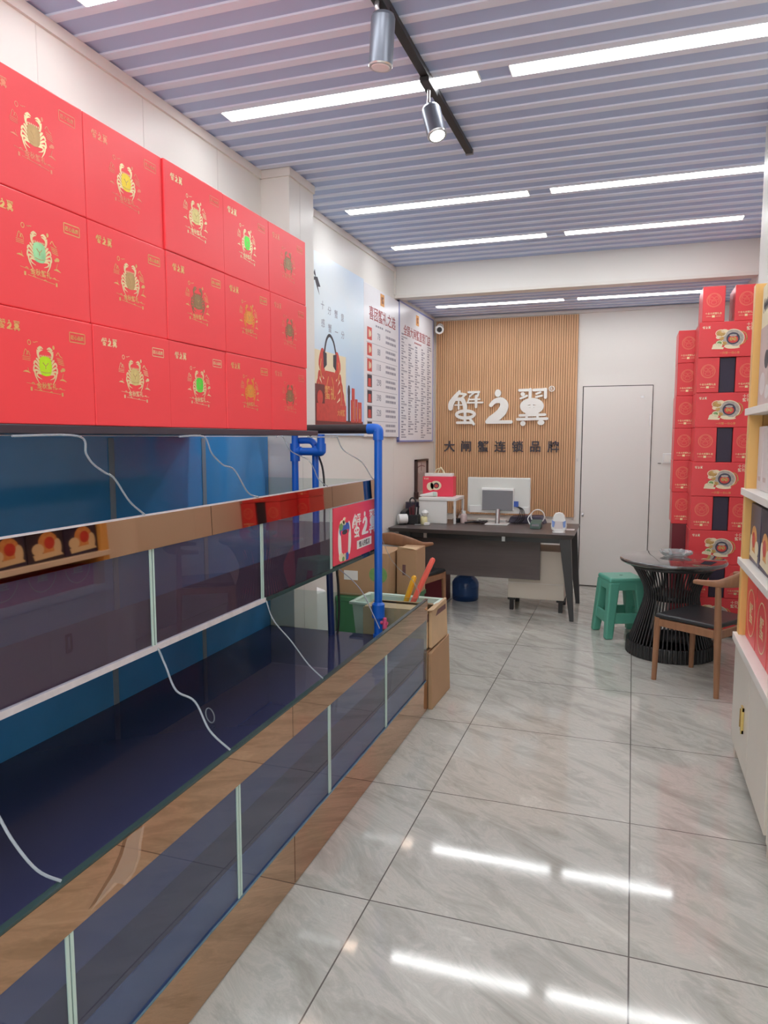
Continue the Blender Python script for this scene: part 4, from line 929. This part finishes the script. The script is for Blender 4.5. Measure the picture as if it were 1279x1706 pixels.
# ================================================================== DESK AND WHAT STANDS ON IT
DZ = .740
t = thing('office_desk', 'dark brown desk on slanted black legs in front of the timber slat wall', 'desk', (-1.24, 6.55, 0))
m_ = MB(); m_.hexa([(-2.06, 6.17, .700), (-.455, 6.15, .700), (-.465, 6.96, .700), (-2.06, 6.96, .700)], [(-2.06, 6.13, DZ), (-.43, 6.11, DZ), (-.44, 6.97, DZ), (-2.06, 6.97, DZ)]); m_.build('tabletop', 'desk', t, bevel=.003)
MB().box(-1.98, -.56, 6.20, 6.225, .655, .6995).build('front_rail', 'blackmetal', t)
MB().box(-1.92, -.735, 6.36, 6.38, .30, .6995).build('modesty_panel', 'deskpanel', t, bevel=.002)
for xx in (-1.73, -1.03): MB().box(xx - .014, xx + .014, 6.185, 6.1995, .655, .6995).build('bracket', 'steel', t)
for x0, yf, yb_ in ((-.56, 6.20, 6.90), (-1.96, 6.22, 6.90)):
    for y_, dy in ((yf, -.01), (yb_, .01)):
        m_ = MB(); sg = 1 if x0 > -1 else -1
        fx = x0 + (.10 if sg > 0 else -.04)
        m_.hexa([(fx, y_ - .025 + dy, 0), (fx + .035, y_ - .025 + dy, 0), (fx + .035, y_ + .025 + dy, 0), (fx, y_ + .025 + dy, 0)], [(x0, y_ - .035, .6995), (x0 + .095, y_ - .035, .6995), (x0 + .095, y_ + .035, .6995), (x0, y_ + .035, .6995)]); m_.build('leg', 'blackmetal', t, bevel=.003)
t = thing('drawer_pedestal', 'cream drawer pedestal on black castors under the dark desk', 'cabinet', (-.77, 6.6, 0))
MB().box(-1.02, -.53, 6.42, 6.84, .115, .55).build('body', 'ped', t, bevel=.004)
m_ = MB(); m_.box(-1.015, -.535, 6.4165, 6.4195, .255, .259); m_.box(-1.021, -1.0205, 6.44, 6.82, .118, .30); m_.build('panel_joint', 'seam', t)
for xx in (-.99, -.56):
    for yy in (6.46, 6.80):
        m_ = MB(); m_.box(xx - .035, xx + .035, yy - .03, yy + .03, .095, .1145); m_.box(xx - .018, xx + .018, yy - .02, yy + .02, .0, .10); m_.build('castor', 'black', t, bevel=.004)
tag(MB().lathe([(.115, 0), (.125, .01), (.127, .17), (.11, .20), (.08, .23), (.03, .25), (.028, .29), (.0001, .292)], -1.475, 6.72, 28).build('water_jug', 'jug'), 'blue water jug standing on the floor under the desk', 'water jug')
tag(MB().box(-1.86, -1.63, 6.48, 6.75, 0, .30).build('floor_carton', 'maroon', bevel=.004), 'dark red carton on the floor under the desk', 'box')

t = thing('computer_monitor', 'white monitor seen from behind standing on the dark desk', 'monitor', (-1.18, 6.75, DZ))
MB().box(-1.475, -.885, 6.765, 6.80, .845, 1.172).build('screen_shell', 'monitor', t, bevel=.008)
MB().box(-1.455, -.895, 6.755, 6.766, .838, .905).build('chin', 'white', t, bevel=.004)
MB().box(-1.335, -1.03, 6.735, 6.766, .865, 1.075).build('back_cover', 'white', t, bevel=.006)
m_ = MB(); m_.box(-1.325, -1.04, 6.722, 6.736, .868, 1.055)
m_.build('vent_panel', 'mongrey', t, bevel=.004)
m_ = MB(); m_.box(-1.19, -1.16, 6.728, 6.74, .74, .90); m_.rod((-1.175, 6.70, .746), (-1.175, 6.72, .88), .022, .020, 18); m_.build('neck', 'steel', t)
MB().box(-1.28, -1.07, 6.62, 6.80, DZ + .0005, .748).build('stand_base', 'white', t, bevel=.002)
m_ = MB(); m_.box(-1.03, -.99, 6.735, 6.755, .905, .955); m_.build('plug', 'printblue', t)
for k in range(4):
    m_ = MB(); m_.tube([(-1.0 - .008 * k, 6.745, .91), (-.94 - .01 * k, 6.73, .88), (-.93 - .02 * k, 6.73, .80), (-.98 - .02 * k, 6.76, .745)], .0035, 6); m_.build('cable', 'black', t)
tag(MB().box(-1.40, -1.12, 6.84, 6.95, .7405, .765).build('keyboard', 'white', bevel=.003), 'white keyboard lying behind the monitor stand on the desk', 'keyboard')
m_ = MB(); rr = random.Random(4)
m_.tube([(-1.40 + rr.uniform(-.09, .14), 6.66 + rr.uniform(-.06, .08), .748 + rr.uniform(0, .022)) for _ in range(16)], .006, 6, res=4)
tag(m_.build('cable_tangle', 'black'), 'tangle of black cable on the desk beside the monitor base', 'cable')
m_ = MB(); m_.hexa([(-1.10, 6.82, .7405), (-.76, 6.82, .7405), (-.74, 6.95, .7405), (-1.08, 6.95, .7405)], [(-1.08, 6.84, .80), (-.80, 6.84, .815), (-.78, 6.94, .82), (-1.06, 6.94, .81)]); tag(m_.build('laptop_bag', 'darkcard', bevel=.012, seg=3), 'black flat bag lying on the desk behind the card terminal', 'bag')
t = thing('card_terminal', 'small dark green card terminal with a wire loop on the desk', 'card terminal', (-.795, 6.50, DZ))
m_ = MB(); m_.hexa([(-.84, 6.44, .7405), (-.745, 6.44, .7405), (-.745, 6.56, .7405), (-.84, 6.56, .7405)], [(-.84, 6.45, .79), (-.745, 6.45, .79), (-.745, 6.56, .815), (-.84, 6.56, .815)]); m_.build('body', 'termgreen', t, bevel=.006)
MB().box(-.825, -.762, 6.442, 6.4485, .765, .783).build('screen', 'mongrey', t)
m_ = MB(); m_.tube([(-.79 + .06 * math.cos(a), 6.58, .84 + .06 * math.sin(a)) for a in [i * PI / 8 for i in range(17)]], .005, 8, res=2); m_.tube([(-.85, 6.58, .86), (-.875, 6.56, .82), (-.86, 6.55, .78), (-.85, 6.54, .77)], .005, 6); m_.build('wire_loop', 'white', t)
t = thing('desk_standee', 'small rounded white standee with blue sides at the open end of the desk', 'standee', (-.575, 6.28, DZ))
MB().lathe([(.055, .7405), (.055, .748), (.04, .752), (.0001, .752)], -.575, 6.29, 24).build('foot', 'white', t)
m_ = MB(); pr = [(-.062, .765), (-.066, .80), (-.058, .835), (-.05, .858), (-.045, .885), (-.03, .905), (0, .912), (.03, .905), (.045, .885), (.05, .858), (.058, .835), (.066, .80), (.062, .765), (.04, .752), (-.04, .752)]
m_.flat([[(x, z) for x, z in pr]], ((-.575, 6.30, 0), (1, 0, 0), (0, 0, 1), (0, -1, 0)), .03); m_.build('body', 'white', t, bevel=.006)
m_ = MB(); m_.flat([[(-.058, .845), (-.03, .83), (-.04, .78), (-.055, .79)], [(.058, .845), (.03, .83), (.04, .78), (.055, .79)]], ((-.575, 6.2695, 0), (1, 0, 0), (0, 0, 1), (0, -1, 0)), .002); m_.build('side_patch', 'bluegrey', t)
MB().box(-.61, -.54, 6.2675, 6.2698, .772, .836).build('panel', 'lilac', t)
# things at the wall end of the desk
t = thing('desk_riser', 'white open desk riser carrying the red paper bag', 'riser', (-1.7, 6.7, DZ))
MB().box(-1.90, -1.54, 6.56, 6.92, .955, .985).build('top_board', 'white', t, bevel=.006)
MB().box(-1.90, -1.63, 6.57, 6.60, .7405, .9545).build('side_board', 'white', t, bevel=.004)
MB().box(-1.90, -1.88, 6.601, 6.92, .7405, .9545).build('side_board', 'white', t, bevel=.004)
MB().box(-1.56, -1.54, 6.88, 6.92, .7405, .9545).build('leg', 'white', t, bevel=.004)
MB().box(-1.565, -1.545, 6.57, 6.60, .7405, .9545).build('leg', 'white', t, bevel=.004)
t = thing('paper_bag', 'red paper carrier bag with bowl picture standing on the white riser', 'bag', (-1.74, 6.74, .9855))
m_ = MB(); m_.box(-1.90, -1.60, 6.70, 6.82, .9855, 1.175); m_.build('bag_body', 'bannerred', t, bevel=.004)
MB().box(-1.885, -1.615, 6.715, 6.80, 1.1755, 1.205).build('white_lid', 'white', t, bevel=.003)
m_ = MB(); m_.tube([(-1.80, 6.74, 1.20), (-1.775, 6.74, 1.24), (-1.745, 6.74, 1.25), (-1.715, 6.74, 1.24), (-1.69, 6.74, 1.20)], .005, 8); m_.tube([(-1.77, 6.77, 1.20), (-1.74, 6.77, 1.262), (-1.71, 6.77, 1.20)], .005, 8); m_.build('handle', 'printcream', t)
m_ = MB(); F_ = ((-1.77, 6.6998, 1.09), (1, 0, 0), (0, 0, 1), (0, -1, 0))
m_.flat([disc(0, 0, .055, .045, 18), disc(-.055, -.01, .035, .04)], F_, .0005, 0); m_.flat([disc(.005, 0, .028, .028, 16)], F_, .0009, 1); m_.flat([disc(.005, -.003, .018, .016)], F_, .0012, 2); m_.flat(logo_all(.045), ((-1.865, 6.6998, 1.155), (1, 0, 0), (0, 0, 1), (0, -1, 0)), .0005, 0, .000001); m_.build('bowl_print', ['printcream', 'ink', 'printred'], t)
t = thing('squeeze_tube', 'white squeeze tube with green cap lying on the riser before the bag', 'tube', (-1.8, 6.60, .9855))
m_ = MB(); m_.rod((-1.90, 6.615, .998), (-1.77, 6.615, 1.012), .008, .025, 16); m_.build('tube_body', 'white', t)
m_ = MB(); m_.rod((-1.768, 6.615, 1.012), (-1.735, 6.615, 1.012), .025, .022, 16); m_.build('cap', 'greentub', t)
t = thing('tape_dispenser', 'black tape dispenser with a white roll at the wall end of the desk', 'tape dispenser', (-2.0, 6.45, DZ))
m_ = MB(); m_.hexa([(-2.04, 6.36, .7405), (-1.97, 6.36, .7405), (-1.97, 6.54, .7405), (-2.04, 6.54, .7405)], [(-2.03, 6.40, .86), (-1.98, 6.40, .86), (-1.98, 6.52, .88), (-2.03, 6.52, .88)]); m_.build('holder', 'black', t, bevel=.008)
m_ = MB(); m_.rod((-1.968, 6.40, .795), (-2.035, 6.352, .795), .045, .045, 24); m_.build('tape_roll', 'white', t)
t = thing('pen_holder', 'black desk organiser full of pens and scissors beside the tape dispenser', 'pen holder', (-1.91, 6.45, DZ))
m_ = MB(); m_.box(-1.955, -1.865, 6.41, 6.50, .7405, .83); m_.box(-1.955, -1.90, 6.45, 6.50, .83, .90); m_.build('cup', 'black', t, bevel=.004)
for k, (xx, yy, mm) in enumerate([(-1.94, 6.43, 'maroon'), (-1.925, 6.44, 'maroon'), (-1.91, 6.43, 'maroon'), (-1.89, 6.44, 'steel'), (-1.88, 6.45, 'black')]):
    m_ = MB(); m_.rod((xx, yy, .80), (xx + .006 * (k - 2), yy + .01, .90 + .012 * (k % 3)), .005); m_.build('pen', mm, t)
m_ = MB(); m_.tube([(-1.93, 6.475, .90), (-1.96, 6.475, .955), (-1.935, 6.475, .985), (-1.905, 6.475, .955), (-1.92, 6.475, .90)], .007, 8); m_.build('scissor_handle', 'black', t)
tag(MB().rod((-1.985, 6.64, .7405), (-1.985, 6.64, .93), .07, .065, 24).build('canister', 'darkcard', bevel=.004), 'dark round canister behind the tape dispenser at the wall', 'canister')
t = thing('storage_jar', 'pale yellow jar with a clear bag on top beside the white riser', 'jar', (-1.83, 6.50, DZ))
m_ = MB(); m_.lathe([(.03, .7405), (.033, .75), (.033, .80), (.026, .812), (.0001, .812)], -1.825, 6.48, 20); m_.build('jar_body', 'yellowjar', t)
m_ = MB(); m_.lathe([(.012, .812), (.03, .83), (.036, .85), (.02, .87), (.0001, .875)], -1.815, 6.48, 9, smooth=False); m_.build('bag_top', 'white', t)
tag(MB().box(-1.80, -1.75, 6.39, 6.43, .7405, .765).build('eraser', 'white', bevel=.004), 'small white block lying in front of the yellow jar on the desk', 'eraser')
tag(MB().box(-1.88, -1.82, 6.36, 6.375, .7405, .752).build('utility_knife', 'steel', bevel=.003), 'small silver cutter lying on the desk by the white block', 'knife')
t = thing('drink_bottle', 'small pinkish bottle with white cap beside the monitor', 'bottle', (-1.50, 6.72, DZ))
m_ = MB(); m_.lathe([(.03, .7405), (.032, .75), (.032, .81), (.02, .83), (.0001, .83)], -1.495, 6.70, 20); m_.build('bottle_body', 'dusty', t)
m_ = MB(); m_.rod((-1.495, 6.70, .83), (-1.495, 6.70, .855), .018); m_.build('cap', 'white', t)
t = thing('pot_plant', 'small brown dry plant in a dark pot between riser and monitor', 'plant', (-1.55, 6.75, DZ))
m_ = MB(); m_.lathe([(.03, .7405), (.042, .775), (.038, .78), (.0001, .775)], -1.565, 6.73, 18); m_.build('pot', 'black', t)
m_ = MB(); rr = random.Random(9)
for k in range(16):
    a = rr.uniform(0, 2 * PI); m_.tube([(-1.565, 6.73, .775), (-1.565 + .02 * math.cos(a), 6.73 + .02 * math.sin(a), .83), (-1.565 + .045 * math.cos(a), 6.73 + .045 * math.sin(a), rr.uniform(.85, .90))], .0025, 5, res=2)
m_.build('twigs', 'walnut', t)
tag(MB().box(-.56, -.46, 6.45, 6.53, .7405, .744).build('note_card', 'lilac'), 'flat pale card lying at the open end of the desk behind the standee', 'card')

# framed plaque standing at the wall
t = thing('framed_plaque', 'tall dark framed plaque with vertical strokes on the white wall beside the slat panel', 'plaque', (XL + .01, 7.2, .96))
py0, py1, pz0, pz1 = 6.985, 7.42, .93, 1.325
m_ = MB(); m_.box(XL + .001, XL + .03, py0, py0 + .03, pz0, pz1); m_.box(XL + .001, XL + .03, py1 - .03, py1, pz0, pz1); m_.box(XL + .001, XL + .03, py0, py1, pz1 - .02, pz1); m_.box(XL + .001, XL + .03, py0, py1, pz0, pz0 + .02); m_.build('frame', 'signwood', t, bevel=.002)
MB().box(XL + .001, XL + .012, py0 + .03, py1 - .03, pz0 + .02, pz1 - .02).build('backing', 'plaque', t)
m_ = MB(); F_ = ((XL + .0122, 7.2, 1.12), (0, 1, 0), (0, 0, 1), (1, 0, 0))
m_.flat(stroke([(-.13, .125), (0, .14), (.13, .125)], .008) + stroke([(0, .165), (0, .09)], .012), F_, .001)
m_.flat([rect(-.11 + .045 * i, -.12, -.10 + .045 * i, .07 - .01 * (i % 2)) for i in range(6)], F_, .001); m_.build('stroke_print', 'printdark', t)
t = tag(MB().rod((-2.045, 6.98, .93), (-2.045, 6.98, 1.0), .02, .024, 14).build('brush_jar', 'signwood'), 'small dark wooden jar at the foot of the framed plaque', 'jar')

# ================================================================== CARTONS, TUB AND BRUSHES BEHIND THE TANK END
t = thing('shipping_carton', 'closed brown carton standing on the floor against the tank end', 'cardboard box', (-1.27, 3.96, 0))
MB().box(-1.46, -1.062, 3.856, 4.06, 0, .335).build('carton', 'kraft', t, bevel=.003)
t = thing('flattened_carton', 'folded flat brown carton with a pale label leaning by the tank end', 'cardboard box', (-1.045, 4.05, 0))
m_ = MB(); m_.hexa([(-1.058, 3.862, 0), (-1.032, 3.862, 0), (-1.022, 4.25, 0), (-1.048, 4.25, 0)], [(-1.060, 3.862, .328), (-1.038, 3.862, .328), (-1.032, 4.25, .345), (-1.054, 4.25, .345)]); m_.build('folded_card', 'kraft', t, bevel=.004)
m_ = MB(); m_.hexa([(-1.0345, 4.0, .13), (-1.0335, 4.0, .13), (-1.0305, 4.10, .13), (-1.0315, 4.10, .13)], [(-1.0375, 4.0, .225), (-1.0365, 4.0, .225), (-1.0335, 4.10, .225), (-1.0345, 4.10, .225)]); m_.build('label_sticker', 'kraftlight', t)
t = thing('shipping_carton', 'open brown carton with spread flaps stacked at the tank end', 'cardboard box', (-1.26, 3.96, .337))
m_ = MB(); z0, z1 = .347, .565
m_.box(-1.45, -1.070, 3.860, 3.865, z0, z1); m_.box(-1.45, -1.070, 4.055, 4.06, z0, z1); m_.box(-1.45, -1.445, 3.865, 4.055, z0, z1); m_.box(-1.075, -1.070, 3.865, 4.055, z0, z1); m_.box(-1.45, -1.070, 3.86, 4.06, z0, z0 + .004)
m_.build('carton', 'kraftlight', t)
m_ = MB(); m_.box(-1.0700, -1.0688, 3.88, 4.04, .50, .545); m_.box(-1.0700, -1.0688, 3.94, 3.98, .38, .48); m_.build('ink_print', 'kraftink', t)
for pts in ([(-1.072, 3.866, .566), (-1.072, 4.055, .566), (-1.025, 4.07, .585), (-1.03, 3.87, .575)], [(-1.445, 3.866, .567), (-1.08, 3.866, .567), (-1.09, 3.96, .572), (-1.43, 3.96, .575)], [(-1.445, 4.054, .567), (-1.08, 4.054, .567), (-1.085, 3.965, .590), (-1.43, 3.965, .586)]):
    m_ = MB(); a = [Vector(p) for p in pts]; m_.hexa(a, [p + Vector((0, 0, .004)) for p in a]); m_.build('flap', 'kraftlight', t)
t = thing('flattened_carton', 'second folded carton with dark print standing above the labelled one', 'cardboard box', (-1.05, 4.06, .346))
m_ = MB(); m_.hexa([(-1.066, 3.90, .348), (-1.046, 3.90, .348), (-1.034, 4.22, .348), (-1.054, 4.22, .348)], [(-1.068, 3.90, .560), (-1.050, 3.90, .560), (-1.042, 4.22, .575), (-1.060, 4.22, .575)]); m_.build('folded_card', 'kraftlight', t, bevel=.004)
m_ = MB(); m_.hexa([(-1.0495, 3.94, .515), (-1.0485, 3.94, .515), (-1.0395, 4.19, .515), (-1.0405, 4.19, .515)], [(-1.0505, 3.94, .545), (-1.0495, 3.94, .545), (-1.0405, 4.19, .545), (-1.0415, 4.19, .545)]); m_.build('ink_print', 'kraftink', t)
t = thing('plastic_tub', 'pale green plastic tub with wide rim behind the tank end', 'tub', (-1.36, 4.24, 0))
m_ = MB(); X0, X1, Y0_, Y1_ = -.25, .245, -.14, .14
def rr_(x0, x1, y0, y1, z): return [(x0, y0, z), (x1, y0, z), (x1, y1, z), (x0, y1, z)]
lo, hi = rr_(X0 + .05, X1 - .05, Y0_ + .03, Y1_ - .03, 0), rr_(X0, X1, Y0_, Y1_, .525)
m_.add(lo + hi, [(3, 2, 1, 0), (0, 1, 5, 4), (1, 2, 6, 5), (2, 3, 7, 6), (3, 0, 4, 7)])
li, hi2 = rr_(X0 + .06, X1 - .06, Y0_ + .04, Y1_ - .04, .01), rr_(X0 + .010, X1 - .010, Y0_ + .010, Y1_ - .010, .525)
m_.add(li + hi2, [(0, 1, 2, 3), (4, 5, 1, 0), (5, 6, 2, 1), (6, 7, 3, 2), (7, 4, 0, 3)])
m_.build('tub_body', 'greentub', t, local=True)
m_ = MB(); m_.box(X0 - .016, X1 + .016, Y0_ - .016, Y0_ + .011, .516, .534); m_.box(X0 - .016, X1 + .016, Y1_ - .011, Y1_ + .016, .516, .534); m_.box(X0 - .016, X0 + .011, Y0_, Y1_, .516, .534); m_.box(X1 - .011, X1 + .016, Y0_, Y1_, .516, .534); m_.build('tub_rim', 'greentub', t, bevel=.005, local=True)
t.rotation_euler.z = -.06
def brush(a, b_, mm, label, r=.016):
    t = thing('cleaning_brush', label, 'brush', a)
    a, b_ = Vector(a), Vector(b_); d_ = (b_ - a).normalized()
    m_ = MB(); m_.tube([a, a.lerp(b_, .9), b_ - d_ * .01, b_], [r, r, r * .95, r * .55], 14, spline=False); m_.build('handle', mm, t)
    m_ = MB(); m_.rod(a - d_ * .08, a, .03, .022, 14); m_.build('bristle_head', 'white', t)
brush((-1.40, 4.27, .27), (-1.254, 4.25, .690), 'yellowstick', 'short yellow brush handle leaning in the pale green tub', .017)
brush((-1.37, 4.20, .27), (-1.134, 4.25, .808), 'redstick', 'long coral red brush handle leaning in the pale green tub', .017)
t = thing('shipping_carton', 'large brown carton with green print and white label behind the tanks', 'cardboard box', (-1.86, 5.05, .37))
MB().box(-2.055, -1.66, 4.95, 5.30, .372, .70).build('carton', 'kraft', t, bevel=.003)
m_ = MB(); m_.box(-2.01, -1.90, 4.9485, 4.9497, .49, .56); m_.build('label_sticker', 'white', t)
m_ = MB(); m_.flat([disc(-.05, 0, .04, .05), disc(.0, .0, .05, .06)], ((-1.72, 4.9496, .54), (1, 0, 0), (0, 0, 1), (0, -1, 0)), .0008); m_.build('leaf_print', 'printgreen', t)
t = thing('storage_crate', 'dark green plastic crate on the floor below the large brown carton', 'crate', (-1.8, 5.15, 0))
m_ = MB(); m_.box(-2.055, -1.50, 4.90, 5.36, 0, .355); m_.build('crate_body', 'greencrate', t, bevel=.006)
m_ = MB(); m_.box(-2.058, -1.49, 4.89, 5.37, .335, .371); m_.build('crate_rim', 'greencrate', t, bevel=.006)
t = thing('shipping_carton', 'small brown carton on the green crate in front of the armchair', 'cardboard box', (-1.56, 5.2, .37))
m_ = MB(); m_.box(-1.645, -1.49, 5.10, 5.34, .372, .715); m_.build('carton', 'kraft', t, bevel=.003)
MB().box(-1.60, -1.575, 5.0985, 5.0998, .52, .60).build('ink_print', 'kraftink', t)
m_ = MB(); m_.hexa([(-1.64, 5.1, .715), (-1.50, 5.1, .715), (-1.50, 5.22, .715), (-1.64, 5.22, .715)], [(-1.635, 5.09, .735), (-1.515, 5.09, .722), (-1.50, 5.22, .719), (-1.64, 5.22, .719)]); m_.build('flap', 'kraftlight', t)
t = thing('foam_block', 'crumpled white foam packing beside the pale tub behind the tank glass', 'packing foam', (-1.8, 4.3, 0))
m_ = MB(); rr = random.Random(8)
m_.hexa([(-2.05, 4.24, .0), (-1.90, 4.22, .0), (-1.90, 4.45, 0), (-2.05, 4.45, 0)], [(-2.05, 4.24, .50), (-1.93, 4.23, .54), (-1.92, 4.42, .52), (-2.05, 4.43, .56)]); m_.build('foam', 'white', t, bevel=.02, seg=3)
